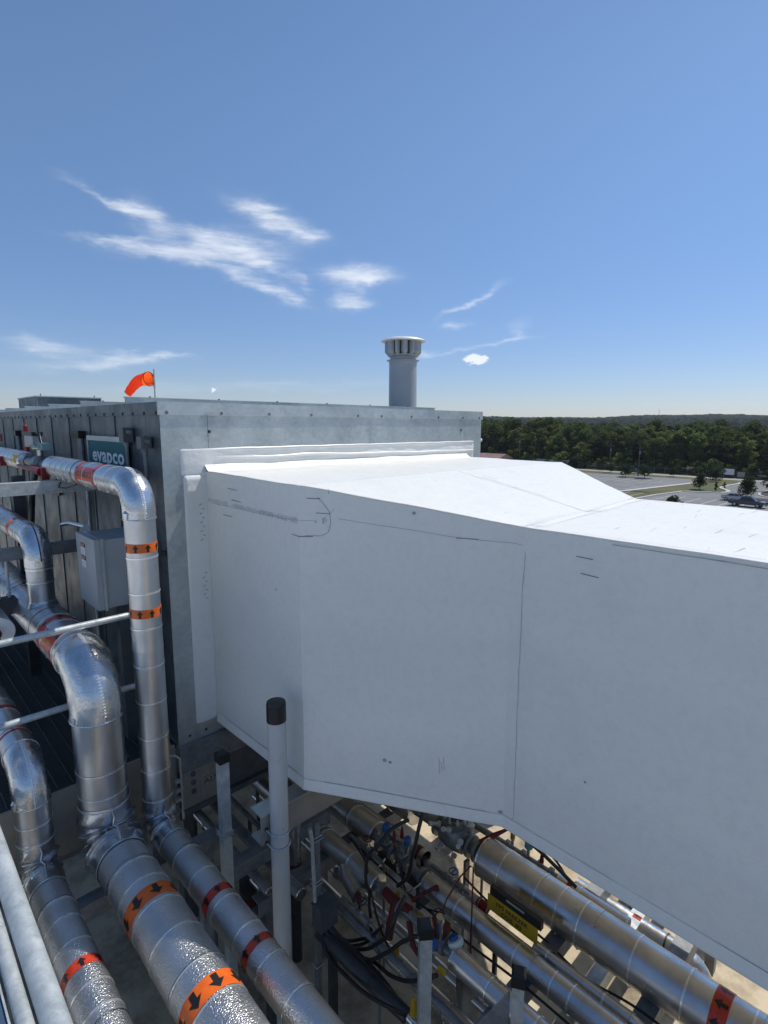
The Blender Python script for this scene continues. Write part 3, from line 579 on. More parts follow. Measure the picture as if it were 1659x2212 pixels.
def main_pipe(name, label, x, yv, zu, zl, r, Ru, Rl, ytop, ylow, vstraps, lstraps, ustraps, grp, stucco=M_alus, off=0.0):
    P = thing(name, label, 'pipe', (x, yv, zl-r), grp)
    jacket_run(P, (x, ytop, zu), (x, yv+Ru+.02, zu), r, M_alu)
    # stamped two-piece elbow with a seam along its back
    e1 = [V(x, yv+Ru+.03, zu)]+arc_pts((x, yv+Ru, zu-Ru), (0, 0, 1), (0, -1, 0), Ru)+[V(x, yv, zu-Ru-.05)]
    b = MB(); b.tube(e1, r*1.045, 48, caps=False, fn=lambda q, th: 1+.012*noise.noise(V(q*4+off, cos(th)*1.6, sin(th)*1.6))+.016*max(0, -sin(th+0)*0)); el = b.build('elbow', M_alue, P)
    c = V(x, yv+Ru, zu-Ru); ex = [V(x, yv+Ru+.03, zu+r*1.05)]+[c+(V(0, 0, 1)*cos(PI/2*i/18)+V(0, -1, 0)*sin(PI/2*i/18))*(Ru+r*1.05) for i in range(19)]+[V(x, yv-r*1.05, zu-Ru-.05)]
    b = MB(); b.tube(ex, .0045, 6); b.build('elbow_seam', M_strap, el)
    b = MB(); n_ = 34
    for i in range(n_):
        q = (i+.5)/n_*(len(ex)-2)+.5; k = int(q); p = ex[k].lerp(ex[k+1], q-k); t = (ex[k+1]-ex[k]).normalized()
        b.cyl(p-V(.012, 0, 0), p+V(.012, 0, 0), .0032, seg=5)
    b.build('seam_teeth', M_strap, el, kind='stuff')
    b = MB()      # folded ear on the inside of the bend
    q = c+(V(0, -1, 0)*.55+V(0, 0, 1)*.0).normalized()*0
    b.lathe([(.012, -.04), (.03, 0), (.014, .045)], (x-r*.86, yv-r*.30, zu-Ru-.02), (.3, .2, 1), 10); b.build('folded_ear', M_alue, el)
    for p, ax_ in (((x, yv+Ru+.035, zu), (0, 1, 0)), ((x, yv, zu-Ru-.055), (0, 0, 1))):
        b = MB(); b.lathe([(r*1.01, -.006), (r*1.075, -.004), (r*1.085, 0), (r*1.075, .004), (r*1.01, .006)], p, ax_, 48, caps=False); b.build('elbow_bead', M_alue, el)
    jacket_run(P, (x, yv, zu-Ru-.045), (x, yv, zl+Rl+.09), r, M_alu)
    # hand-crumpled wrap round the lower bend
    e2 = [V(x, yv, zl+Rl+.12), V(x, yv, zl+Rl+.06)]+arc_pts((x, yv-Rl, zl+Rl), (0, 1, 0), (0, 0, -1), Rl, 20)+[V(x, yv-Rl-.06, zl), V(x, yv-Rl-.11, zl)]
    E = [];
    for i in range(len(e2)-1):
        for k in range(3): E.append(e2[i].lerp(e2[i+1], k/3))
    E.append(e2[-1])
    b = MB(); b.tube(E, r, 72, caps=False, fn=lambda q, th: crumple(q, th, .25, 4.0, off)); b.build('crumpled_wrap', M_alud, P)
    b = MB(); fr = [p+(V(0, -1, 0) if i < 3 else V(0, 0, 0)) for i, p in enumerate(E)]
    cc = V(x, yv-Rl, zl+Rl); sm = [V(x, yv-r*1.05-.002, zl+Rl+.10), V(x+.01, yv-r*1.08, zl+Rl+.05), V(x-.005, yv-r*1.15, zl+Rl*1.0), V(x+.012, yv-r*1.5, zl+r*1.35), V(x, yv-Rl-.10, zl+r*1.06)]
    b = MB(); b.tube(sm, .007, 8); b.build('wrap_seam', M_alud, P)
    jacket_run(P, (x, yv-Rl-.09, zl), (x, ylow, zl), r, stucco, first=.2)
    for z in vstraps: strap(P, (x, yv, z), (0, 0, 1), r*1.004, ang=.9)
    for y in lstraps: strap(P, (x, y, zl), (0, 1, 0), r*1.004, ang=1.0)
    for y in ustraps: strap(P, (x, y, zu), (0, 1, 0), r*1.004, ang=2.4)
    for z in (zl+Rl+.10,): strap(P, (x, yv, z), (0, 0, 1), r*1.03, ang=.9)
    strap(P, (x, yv-Rl-.11, zl), (0, 1, 0), r*1.04)
    return P
G3 = 'insulated pipes that drop and run under the camera'
p3 = main_pipe('insulated_pipe', 'tall slim aluminium clad pipe with orange arrow bands beside the penthouse corner', 1.33, 3.76, -.40, -2.91, .100, .17, .15, 5.86, -1.5,
               [-.885, -1.13, -1.376, -1.648, -1.914, -2.182, -2.432], [3.30, 3.05, 2.755, 2.50, 2.25, 2.0, 1.72, 1.4, 1.1], [5.6, 5.42, 5.25, 5.08, 4.62, 4.3, 4.12], G3, off=1.0)
for z in (-.816, -1.268): band(p3, (1.33, 3.76, z), (0, 0, 1), .1005, 1, M_orange, w=.062, n=8, al=.052, aw=.042, ph=.25)
label_strip(p3, (1.33, 3.76, -1.042), (0, 0, 1), .1005, .39, .05, 2.42+PI/2*0-PI*0, M_redor, 'HG  AMMONIA', 1, size=.05)
for y in (2.84, 2.38): band(p3, (1.33, y, -2.91), (0, 1, 0), .1005, 1, M_redor, w=.062, n=7, al=.056, aw=.048, ph=.3)  # orange tape darkened to carry the shade on the lower run
for y in (4.80, 4.38): band(p3, (1.33, y, -.40), (0, 1, 0), .1005, 1, M_redor, w=.045, n=7, al=.038, aw=.03, ph=.3)
label_strip(p3, (1.33, 4.59, -.40), (0, 1, 0), .1005, .37, .11, PI+.25, M_redor, 'HG AMMONIA', -1, size=.06)
pb = main_pipe('insulated_pipe', 'widest aluminium clad pipe with bright orange bands and arrows pointing towards the camera', .99, 3.82, -1.61, -2.86, .155, .27, .20, 9.5, -1.5,
               [-2.30, -2.47], [3.30, 3.12, 2.90, 2.66, 2.40, 2.17, 1.9, 1.6], [6.4, 6.2, 5.95, 5.75, 4.7, 4.52, 4.22], G3, off=5.0)
for y in (2.985, 2.235): band(pb, (.99, y, -2.86), (0, 1, 0), .1555, -1, M_orange, w=.105, n=8, al=.085, aw=.082, ph=.30)
for y in (4.62, 4.26): band(pb, (.99, y, -1.61), (0, 1, 0), .1555, 1, M_redor, w=.07, n=8, al=.06, aw=.055, ph=.2)
label_strip(pb, (.99, 4.44, -1.61), (0, 1, 0), .1555, .29, .14, PI+.42, M_redor, 'AMMONIA', -1, tm=M_yellow, size=.06)
pl_ = main_pipe('insulated_pipe', 'short medium pipe at the left edge with one red band beside the railings', .59, 3.92, -2.20, -2.94, .104, .17, .15, 8.0, -1.5,
                [-2.56], [3.46, 3.30, 3.1, 2.78, 2.62, 2.4], [4.9, 4.7, 4.33], G3, off=9.0)
band(pl_, (.59, 2.93, -2.94), (0, 1, 0), .1045, 1, M_redor, w=.062, n=7, al=.056, aw=.048, ph=.35)
for y in (4.75, 4.33): band(pl_, (.59, y, -2.20), (0, 1, 0), .1045, 1, M_redor, w=.05, n=7, al=.04, aw=.035, ph=.3)

# branch pipe landing on the wide one, and its own run to the back
px_, py_, pr_ = .99, 5.12, .097
q = thing('branch_pipe', 'short upright aluminium pipe landing on top of the widest pipe', 'pipe', (px_, py_, -1.48))
zt = -.93
jacket_run(q, (px_, py_, -1.49), (px_, py_, zt-.17), pr_, M_alu)
e1 = arc_pts((px_, py_+.17, zt-.17), (0, -1, 0), (0, 0, 1), .17)
b = MB(); b.tube([V(px_, py_, zt-.22)]+e1+[V(px_, py_+.20, zt)], pr_*1.045, 40, caps=False); el = b.build('elbow', M_alue, q)
b = MB(); b.tube([V(px_, py_+.17, zt-.17)+(p-V(px_, py_+.17, zt-.17)).normalized()*(.17+pr_*1.05) for p in e1], .005, 6); b.build('elbow_seam', M_dark, el)
jacket_run(q, (px_, py_+.19, zt), (px_, 8.2, zt), pr_, M_alu)
for z in (-1.17, -1.28, -1.44): strap(q, (px_, py_, z), (0, 0, 1), pr_*1.004)
for y in (5.42, 5.52, 6.1, 6.5): strap(q, (px_, y, zt), (0, 1, 0), pr_*1.004)
band(q, (px_, 5.75, zt), (0, 1, 0), pr_, 1, M_orange, w=.10, n=7, al=.05, aw=.04)
b = MB(); b.lathe([(pr_*1.02, 0), (pr_*1.18, -.045), (pr_*1.2, -.05)], (px_, py_, -1.44), (0, 0, 1), 36, caps=False); b.build('saddle', M_alud, q)
# capped stub at the far left
q = thing('capped_stub', 'blunt round pipe end with dark red plug at the left edge', 'pipe', (.60, 4.55, -1.55))
b = MB(); b.cyl(V(.60, 4.6, -1.475), V(.60, 5.2, -1.475), .105, seg=36); b.build('jacket', M_alu, q)
b = MB(); b.lathe([(.104, 0), (.10, .006), (.0, .008)], (.60, 4.6, -1.475), (0, -1, 0), 36, caps=False); b.build('end_disc', M_whitec, q)
b = MB(); b.lathe([(.035, 0), (.035, .05), (.028, .055)], (.58, 4.59, -1.47), (0, -1, 0), 16); b.box((.565, 4.52, -1.53), (.60, 4.54, -1.43)); b.build('plug', M_dred, q)

# second length of the upper run, with valve gear in the gap
q = thing('insulated_pipe', 'upper aluminium clad pipe length beyond the valve gap at the left edge', 'pipe', (1.33, 7.2, -.5))
jacket_run(q, (1.33, 6.95, -.40), (1.33, 13.5, -.40), .10, M_alu)
b = MB(); b.lathe([(.1, 0), (.09, .03), (.05, .035)], (1.33, 6.95, -.40), (0, -1, 0), 36, caps=False); b.build('end_cap', M_alue, q)
for y in (7.05, 7.25, 7.45, 7.7, 7.95, 8.2): strap(q, (1.33, y, -.40), (0, 1, 0), .1005)
b = MB(); b.box((1.24, 6.93, -.42), (1.25, 7.03, -.33), Matrix.Rotation(.5, 3, 'Z')); b.build('yellow_tag', M_yellow, q)
b = MB(); b.lathe([(.1, 0), (.09, .02), (.05, .022)], (1.33, 5.86, -.40), (0, 1, 0), 36, caps=False); b.build('end_cap', M_alue, p3)
vg = thing('valve_assembly', 'valve gear with pale grey actuator and red bars in the gap of the upper pipe', 'valve', (1.33, 6.3, -.5))
b = MB(); b.cyl(V(1.33, 5.86, -.40), V(1.33, 6.95, -.40), .045, seg=20); b.lathe([(.06, -.09), (.085, -.07), (.085, .07), (.06, .09)], (1.33, 6.35, -.40), (0, 1, 0), 20); b.build('body', M_iron, vg)
b = MB(); b.cyl(V(1.33, 6.35, -.34), V(1.33, 6.35, -.20), .03, seg=14); b.lathe([(.055, -.26), (.07, -.25), (.07, -.23), (.05, -.22)], (1.33, 6.35, 0), (0, 0, 1), 18)
b.box((1.26, 6.2, -.235), (1.40, 6.5, -.215)); b.build('bonnet', M_chrome, vg)
b = MB(); b.box((1.29, 6.42, -.24), (1.37, 6.79, -.125)); b.build('actuator', M_grey, vg)
b = MB(); b.box((1.28, 6.40, -.123), (1.38, 6.84, -.085)); b.tube([V(1.32, 6.4, -.1), V(1.32, 6.28, -.09), V(1.32, 6.24, -.16), V(1.32, 6.2, -.21)], .014, 8); b.build('actuator_cap', M_black, vg)
b = MB(); b.lathe([(.02, -.30), (.028, -.24), (.032, -.13), (.034, -.10), (.026, -.085), (.022, -.03), (.012, -.01)], (1.33, 6.90, .0), seg=12); b.build('red_cap', M_red, vg)
b = MB(); b.box((1.30, 6.10, -.255), (1.37, 6.42, -.19)); b.lathe([(.025, 0), (.028, .02), (.012, .04)], (1.30, 6.38, -.235), (-1, 0, 0), 14); b.build('solenoid_coil', M_coil, vg)
for (y0, y1, z) in ((5.80, 6.72, -.44), (7.75, 8.7, -.42)):
    b = MB(); b.tube([V(1.21, y0, z), V(1.2, y0+.25, z+.01), V(1.2, y1, z+.01)], [.04, .028, .016], 10); b.box((1.20, y0-.06, z-.07), (1.26, y0+.02, z+.04)); b.build('red_handle', M_red, vg)
b = MB(); b.tube([V(1.36, 6.5, -.25), V(1.3, 6.7, -.7), V(1.3, 6.9, -1.1)], .03, 10); b.build('drain_tube', M_dark, vg)
b = MB(); b.box((1.26, 7.35, .0), (1.27, 7.37, .001)); b.box((1.30, 8.15, -.22), (1.32, 8.45, -.13)); b.build('red_plate', M_dred, vg)
b = MB(); b.tube([V(1.30, 5.55, -.52), V(1.27, 5.5, -.56), V(1.28, 5.3, -.55), V(1.3, 5.05, -.5)], .006, 6); b.build('cable', M_rubber, vg)

# ------------------------------------------------------------------ steelwork on the left
def channel(name, label, a, b_, h, w, m, axis='x', group=None, cat='beam'):
    t = thing(name, label, cat, a, group); x0, y0, z0 = a; mb = MB(); tk = .008
    if axis == 'x':
        mb.box((x0, y0, z0-h), (b_, y0+tk, z0)); mb.box((x0, y0+tk, z0-tk), (b_, y0+w, z0)); mb.box((x0, y0+tk, z0-h), (b_, y0+w, z0-h+tk))
    mb.build('channel', m, t); return t
channel('pipe_support', 'galvanised beam carrying the upper pipe at the left edge', (.2, 5.55, -.505), 1.62, .11, .10, M_galvt)
channel('pipe_support', 'lower galvanised beam behind the short upright pipe', (.2, 5.5, -1.06), 1.62, .10, .10, M_galvd)
for (x, y, w_) in ((1.10, 6.3, .05), (.78, 6.6, .04)):
    t = thing('upright_post', 'dark steel post behind the valve gap' if x > 1 else 'thin steel post behind the branch pipe at left edge', 'post', (x, y, -2.55)); mb = MB(); mb.box((x-w_, y-w_, -2.55), (x+w_, y+w_, -.5)); mb.build('shaft', M_dark, t)
q = thing('instrument_tubes', 'cluster of pale vertical tubes and blue fitting at left edge', 'pipework', (.75, 5.6, -1.6))
for (x, r_) in ((.72, .012), (.76, .016), (.84, .012)):
    mb = MB(); mb.cyl(V(x, 5.6, -1.5), V(x, 5.6, -1.17), r_, seg=10); mb.build('tube', M_whitep, q)
mb = MB(); mb.box((.60, 5.5, -1.47), (.72, 5.62, -1.36)); mb.build('blue_fitting', M_blue, q)
mb = MB(); mb.box((.60, 5.48, -1.62), (.95, 5.66, -1.5)); mb.build('bracket', M_dark, q)

# walkway grating with its frame, and its end guardrail
g = thing('walkway_grating', 'dark steel bar grating walkway beside the penthouse behind the pipes', 'walkway', (.7, 6, -3.0))
mb = MB(); mb.box((-.9, -.0022, -.03), (.72, .0022, 0)); me = mb.mesh('bearing_bar', M_dgrey)
for i in range(150): inst('bearing_bar', me, g, (.86, 4.12+.03*i, -2.54))
mb = MB(); mb.box((-.0025, 0, -.008), (.0025, 4.6, .0005)); me = mb.mesh('cross_rod', M_dgrey)
for i in range(16): inst('cross_rod', me, g, (-.02+.1*i, 4.12, -2.536))
mb = MB(); mb.box((-.6, 4.085, -3.05), (1.60, 4.10, -2.54)); mb.box((-.6, 4.05, -3.06), (1.60, 4.10, -3.05)); mb.build('end_fascia', M_beige, g)
for y in (5.3, 6.6, 7.9): mb = MB(); mb.box((-.6, y-.05, -2.75), (1.60, y+.05, -2.572)); mb.build('cross_member', M_dgrey, g)
for x in (-.4, 1.45):
    for y in (4.2, 7.9): mb = MB(); mb.box((x-.05, y-.05, DECK), (x+.05, y+.05, -2.76)); mb.build('leg', M_dgrey, g)
gr = thing('guardrail', 'galvanised guardrail with two round bars crossing behind the pipes', 'railing', (.8, 4.13, -2.54))
for z in (-1.40, -1.96): mb = MB(); mb.cyl(V(-.5, 4.13, z), V(1.50, 4.13, z-.004), .0235, seg=20); mb.build('rail', M_galvt, gr)
for x in (-.45, 1.47): mb = MB(); mb.cyl(V(x, 4.165, -2.54), V(x, 4.165, -1.36), .021, seg=16); mb.build('post', M_galvt, gr)
hr = thing('handrail', 'bright galvanised handrail tubes at the bottom left corner close to the camera', 'railing', (.19, 1.5, -2.45))
mb = MB(); mb.cyl(V(.179, -1.5, -1.25), V(.179, 4.05, -1.25), .0262, seg=32); mb.build('top_rail', M_galvt, hr)
mb = MB(); mb.cyl(V(.205, -1.5, -1.95), V(.205, 4.05, -1.95), .0246, seg=32); mb.build('mid_rail', M_galvt, hr)
for y in (-1.2, 3.98): mb = MB(); mb.cyl(V(.20, y, -2.45), V(.20, y, -1.23), .02, seg=20); mb.build('post', M_galvt, hr)
wk = thing('access_platform', 'steel platform plate coloured with its blue shade below the handrail at the bottom left corner', 'platform', (-.4, 1.2, -2.5))
mb = MB(); mb.box((-1.4, -2.0, -2.52), (.205, 4.04, -2.45)); mb.build('plate', M_plate_shade, wk)
mb = MB(); mb.box((.206, -2.0, -2.54), (.214, 4.04, -2.44)); mb.build('edge_trim', M_galvt, wk)
for x in (-1.2, .1):
    for y in (-1.6, 3.9): mb = MB(); mb.box((x-.05, y-.05, DECK), (x+.05, y+.05, -2.521)); mb.build('leg', M_dgrey, wk)

# electrical enclosure
q = thing('electrical_box', 'light grey electrical enclosure with warning stickers behind the tall slim pipe', 'enclosure', (1.36, 4.55, -1.42))
bx = (1.18, 4.28, -1.365), (1.56, 4.72, -.845)
mb = MB(); mb.box((1.235, 4.28, -1.365), (1.56, 4.72, -.845)); mb.build('case', M_grey, q)
mb = MB(); mb.box((1.18, 4.275, -1.372), (1.228, 4.726, -.838)); mb.build('door', M_grey, q)
mb = MB(); mb.box((1.222, 4.262, -1.378), (1.240, 4.274, -.832)); mb.box((1.222, 4.26, -.844), (1.24, 4.74, -.834)); mb.build('rim', M_galvf, q)
for z in (-.92, -.99):
    pass
for k, (z0, z1) in enumerate(((-.985, -.90), (-1.085, -1.0))):
    mb = MB(); mb.box((1.176, 4.50, z0), (1.179, 4.60, z1-.03)); s_ = mb.build('sticker', M_whitep, q)
    mb = MB(); mb.box((1.1765, 4.50, z1-.029), (1.1795, 4.60, z1)); mb.build('sticker_header', M_red, s_)
    text_mb('DANGER', .022, lambda x, y: V(1.1755, 4.55-x, z1-.014+y), sx=.9).build('lettering', M_whitep, s_)
    for j in range(3): mb = MB(); mb.box((1.1745, 4.52, z0+.008+.014*j), (1.1755, 4.58, z0+.013+.014*j)); mb.build('text_line', M_print_shade, s_)
for z in (-1.06, -1.16): mb = MB(); mb.lathe([(.018, 0), (.022, .01), (.015, .03)], (1.46, 4.279, z), (0, -1, 0), 14); mb.build('gland', M_galvd, q)
mb = MB(); mb.tube([V(1.26, 4.76, -.81), V(1.2, 4.95, -.80), V(1.18, 5.1, -.83)], .018, 10); mb.lathe([(.028, 0), (.028, .02)], (1.26, 4.745, -.815), (0, -1, 0), 14); mb.build('conduit_elbow', M_chrome, q)
mb = MB(); mb.box((1.36, 4.42, -2.54), (1.44, 4.50, -1.366)); mb.build('stand', M_dgrey, q)
q2 = thing('wall_conduit', 'thin grey conduit loop at the penthouse corner beside the tall pipe', 'conduit', (1.60, 4.0, -3.1))
mb = MB(); mb.tube([V(1.50, 4.03, -2.57), V(1.57, 4.01, -2.585), V(1.60, 4.0, -2.62), V(1.605, 4.0, -3.15)], .009, 8); mb.build('conduit', M_galvt, q2)
mb = MB()
for z in (-2.80, -2.88, -2.96): mb.box((1.55, 3.98, z-.012), (1.59, 4.01, z+.012))
mb.build('clamp', M_galvt, q2)

# ------------------------------------------------------------------ posts, poles and the duct beam
def ubolt(parent, c, r, y_back, z, wr=.006, half=None):
    mb = MB(); n = 14; half = half or r
    pts = [V(c[0]-half, y_back, z)]+[V(c[0]-half*cos(PI*i/n), c[1]-r*sin(PI*i/n), z) for i in range(n+1)]+[V(c[0]+half, y_back, z)]
    mb.tube(pts, wr, 8); return mb.build('u_bolt', M_galvt, parent)
q = thing('vent_pole', 'tall pale grey pole with black cap strapped in front of the duct beam', 'pole', (1.80, 2.885, DECK))
mb = MB(); mb.cyl(V(1.80, 2.885, DECK), V(1.80, 2.885, -1.87), .061, seg=40, caps=False); mb.build('shaft', M_pole, q)
mb = MB(); mb.lathe([(.0640, 0), (.0640, .115), (.060, .13), (.0, .132)], (1.80, 2.885, -1.905), seg=40, caps=False); mb.build('cap', M_black, q)
for z in (-2.70, -2.80): ubolt(q, (1.80, 2.885), .068, 2.96, z, .006)
db = thing('duct_beam', 'dusty steel channel under the duct corner that carries the pale pole', 'beam', (2.8, 3.0, -2.8))
mb = MB(); mb.box((1.70, 2.95, -2.81), (5.3, 2.96, -2.604)); mb.build('web', M_beige, db)
mb = MB(); mb.box((1.70, 2.949, -2.604), (5.3, 3.09, -2.594)); mb.box((1.70, 2.961, -2.812), (5.3, 3.09, -2.802)); mb.build('flange', M_galvf, db)
for x in (2.5, 4.9): mb = MB(); mb.box((x-.05, 2.98, -2.594), (x+.05, 3.07, -2.442)); mb.build('packer', M_galvd, db)
for z in (-2.70, -2.80): inst('bolt', bolt_mesh(.009, .012), db, (1.735, 2.949, z+.0), R_my)
db2 = thing('duct_beam', 'steel beam under the duct beyond the bottom edge of the view', 'beam', (3.5, -.6, -2.7))
mb = MB(); mb.box((2.5, -.65, -2.80), (4.6, -.55, -2.455)); mb.build('web', M_galvd, db2)
for y in (2.98, -.6):
    for x in (5.2, 4.55):
        if (y > 0) == (x > 5): mb = MB(); mb.box((x-.04, y+.02, DECK), (x+.04, y+.1, -2.813)); mb.build('leg', M_galvd, db if y > 0 else db2)
mb = MB(); mb.box((2.6, -.63, DECK), (2.68, -.56, -2.81)); mb.build('leg', M_galvd, db2)

def tube_post(label, x, y, ztop, w, rot, cap=True, extra=None):
    t = thing('steel_post', label, 'post', (x, y, DECK)); R = Matrix.Rotation(rot, 3, 'Z'); mb = MB(); mb.box((x-w/2, y-w/2, DECK), (x+w/2, y+w/2, ztop), R); mb.build('shaft', M_galvt, t)
    if cap:
        k = w/2+.006; mb = MB(); mb.box((x-k, y-k, ztop-.06), (x+k, y+k, ztop+.004), R); mb.prism([(-k, -k), (k, -k), (k, k), (-k, k)], lambda a, b_: V(x, y, ztop+.004)+R@V(a, b_, 0), lambda a, b_: V(x, y, ztop+.016)+R@V(a*.7, b_*.7, 0)); mb.build('cap', M_black, t)
    mb = MB(); mb.box((x-.09, y-.09, DECK), (x+.09, y+.09, DECK+.012), R); mb.build('base_plate', M_galvd, t)
    return t
t = tube_post('square steel post with black cap left of the pale pole, in shade', 1.62, 3.31, -2.26, .066, 0)
for z in (-2.86, -2.885):
    mb = MB(); mb.tube([V(1.58, 3.36, z), V(1.58, 3.268, z), V(1.66, 3.268, z), V(1.66, 3.36, z)], .005, 8); mb.build('u_bolt', M_galvt, t)
tube_post('square steel post with black cap standing corner-on at bottom centre right', 1.95, 1.70, -2.655, .066, PI/4+.12)
t = tube_post('shorter capped steel post right of the corner-on one, with a brace at its foot', 2.2, 1.272, -2.80, .062, PI/4-.25)
mb = MB(); mb.add([V(2.17, 1.30, -2.92), V(2.17, 1.30, -3.35), V(2.02, 1.55, -3.40), V(2.17, 1.31, -2.92), V(2.17, 1.31, -3.35), V(2.02, 1.56, -3.40)], [(0, 1, 2), (3, 5, 4), (0, 2, 5, 3), (0, 3, 4, 1), (1, 4, 5, 2)]); mb.build('gusset', M_galvd, t)
t = thing('strut_post', 'slotted steel strut with conduit below the duct corner', 'post', (2.1, 2.9, DECK))
mb = MB(); mb.box((2.09, 2.88, DECK), (2.13, 2.92, -2.813)); mb.build('strut', M_galvd, t)
mb = MB(); mb.tube([V(2.03, 2.86, -2.81), V(2.045, 2.86, -2.9), V(2.045, 2.85, -3.1), V(2.055, 2.85, -3.40)], .014, 12); mb.build('conduit', M_galvt, t)
for z in (-2.92, -2.95, -3.28, -3.31, -4.0): mb = MB(); mb.tube([V(2.075, 2.93, z), V(2.075, 2.868, z), V(2.145, 2.868, z), V(2.145, 2.93, z)], .004, 6); mb.build('u_bolt', M_galvt, t)
jb = thing('junction_box', 'dull green grey junction box on the slotted strut feeding black hoses', 'enclosure', (2.12, 2.82, -3.55))
mb = MB(); mb.box((2.04, 2.76, -3.60), (2.19, 2.865, -3.42)); mb.build('case', M_dgrey, jb)
mb = MB(); mb.box((2.035, 2.755, -3.425), (2.195, 2.87, -3.41)); mb.build('lid', M_dgrey, jb)

# ------------------------------------------------------------------ supports under the pipes
def xbeam(label, x0, x1, y, ztop, w=.10, h=.12, m=None, name='pipe_support', legs=()):
    t = thing(name, label, 'beam', ((x0+x1)/2, y, ztop-h)); mb = MB(); tk = .009
    mb.box((x0, y-w/2, ztop-tk), (x1, y+w/2, ztop)); mb.box((x0, y-w/2, ztop-h), (x0+(x1-x0), y-w/2+tk, ztop-tk)); mb.box((x0, y-w/2+tk, ztop-h), (x1, y+w/2, ztop-h+tk)); mb.build('channel', m or M_galvd, t)
    for x in legs: mb = MB(); mb.box((x-.035, y-.03, DECK), (x+.035, y+.04, ztop-h)); mb.build('leg', m or M_galvd, t)
    return t
xbeam('galvanised beam crossing under the three big pipes near their bends', .25, 1.72, 3.58, -3.045, legs=(.35, 1.60))
xbeam('galvanised beam under the three big pipes at the bottom of the view', .25, 1.72, 1.55, -3.045, legs=(.35, 1.60))
xbeam('rack beam under the long pipes just right of the yellow sign', 1.95, 6.2, 1.55, -3.502, w=.11, legs=(2.25, 4.6, 6.0))
xbeam('rack beam under the long pipes at the bottom right', 1.95, 6.2, .93, -3.502, w=.11, legs=(2.25, 4.6, 6.0))
xbeam('low galvanised beam glimpsed between the two lowest rack beams', 2.4, 6.2, 1.28, -3.62, w=.09, m=M_galvt, legs=(3.0, 5.5))
xbeam('rack beam under the valve groups in deep shade', 1.8, 6.2, 3.25, -3.502, legs=(1.9, 4.6))
xbeam('short beam beside the pale pole foot holding small pipes', 1.45, 2.6, 3.42, -3.25, m=M_galvd, legs=(1.5, 2.55))
xbeam('rack beam near the bottom edge under the long pipes', 1.9, 6.2, -.1, -3.502, legs=(2.2, 4.6))

# ------------------------------------------------------------------ long pipes under the duct
def run(name, label, x, z, r, y0, y1, straps, m=M_alus, cap0=True, cap1=False, grp='pipes lying on the rack under the duct'):
    t = thing(name, label, 'pipe', (x, (y0+y1)/2, z-r), grp); jacket_run(t, (x, y1, z), (x, y0, z), r, m)
    for y in straps: strap(t, (x, y, z), (0, 1, 0), r*1.004, m=M_strap, ang=2.2)
    for f_, y, s_ in ((cap1, y1, 1), (cap0, y0, -1)):
        if f_: mb = MB(); mb.lathe([(r*1.015, -.012), (r*1.03, 0), (r, .006), (r*.95, .008), (.001, .009)], (x, y, z), (0, s_, 0), 40, caps=False); mb.build('end_cap', M_alue, t)
    return t
t = run('long_pipe', 'thickest rack pipe running from the grey control valve to the bottom right corner', 3.246, -3.352, .148, -2.5, 2.22, [2.02, 1.72, 1.56, 1.40, 1.05, .75, .42, .1], M_alu, False, True)
band(t, (3.246, .575, -3.352), (0, 1, 0), .149, 1, M_redor, w=.085, n=9, al=.07, aw=.06, ph=.35)
run('long_pipe', 'medium rack pipe passing left of the yellow freezer sign', 2.78, -3.421, .079, -2.5, 2.42, [2.1, 1.62, 1.36, 1.24, .9, .6], M_alu, False, True)
run('long_pipe', 'rack pipe starting beside the corner-on steel post at bottom centre', 2.476, -3.428, .073, -2.5, 1.9, [1.62, 1.3, .9], M_alu, False, True)
t = run('slim_pipe', 'slim bare pipe with red end beside the yellow freezer sign', 2.97, -3.47, .031, 2.06, 2.62, [2.2], M_alu, False, False, 'pipes lying on the rack under the duct')
jacket_run(t, (2.97, 3.4, -3.45), (2.97, 2.60, -3.45), .060, M_alu); mb = MB(); mb.cyl(V(2.97, 2.08, -3.47), V(2.97, 1.99, -3.47), .034, seg=18); mb.build('red_end', M_red, t)
mb = MB(); mb.lathe([(.062, -.03), (.064, 0), (.062, .03)], (2.97, 2.68, -3.45), (0, 1, 0), 24, caps=False); mb.build('red_tape', M_dred, t)
t = run('slim_pipe', 'slim aluminium pipe ending in a bend at the bottom right between rack beams', 2.953, -3.463, .040, .96, 1.60, [1.5, 1.12], M_alu, False, False)
mb = MB(); mb.tube(arc_pts((2.953, .96, -3.603), (0, 0, 1), (0, -1, 0), .14)+[V(2.953, .82, DECK)], .043, 24); mb.build('elbow', M_alue, t)
t = thing('drop_pipe', 'aluminium pipe with red band and smooth elbow under the duct at far right', 'pipe', (3.85, 1.1, -4.0))
jacket_run(t, (3.85, 1.75, -3.68), (3.85, .98, -3.68), .062, M_alu); band(t, (3.85, 1.27, -3.68), (0, 1, 0), .0625, 1, M_redor, w=.06, n=5, al=.05, aw=.04)
mb = MB(); mb.tube(arc_pts((3.85, .98, -3.86), (0, 0, 1), (0, -1, 0), .18)+[V(3.85, .80, -4.02)], .066, 28); mb.build('elbow', M_alue, t)
mb = MB(); mb.tube([V(3.85, .80, -4.0+(-.4)*i/24) for i in range(25)], [.085+.008*(i % 2) for i in range(25)], 32, smooth=True); mb.build('corrugated_sleeve', M_alud, t)
strap(t, (3.85, 1.06, -3.68), (0, 1, 0), .064, M_dark)
t = run('valve_pipe', 'thick shaded pipe under the duct corner ending at the blue capped valves', 2.83, -3.397, .103, 3.02, 7.0, [3.3, 3.7], M_alu, True, False)
t = run('valve_pipe', 'shaded pipe beside the slotted strut ending in a round disc', 2.50, -3.419, .081, 2.66, 7.0, [2.95, 3.3, 3.35], M_alu, True, False)
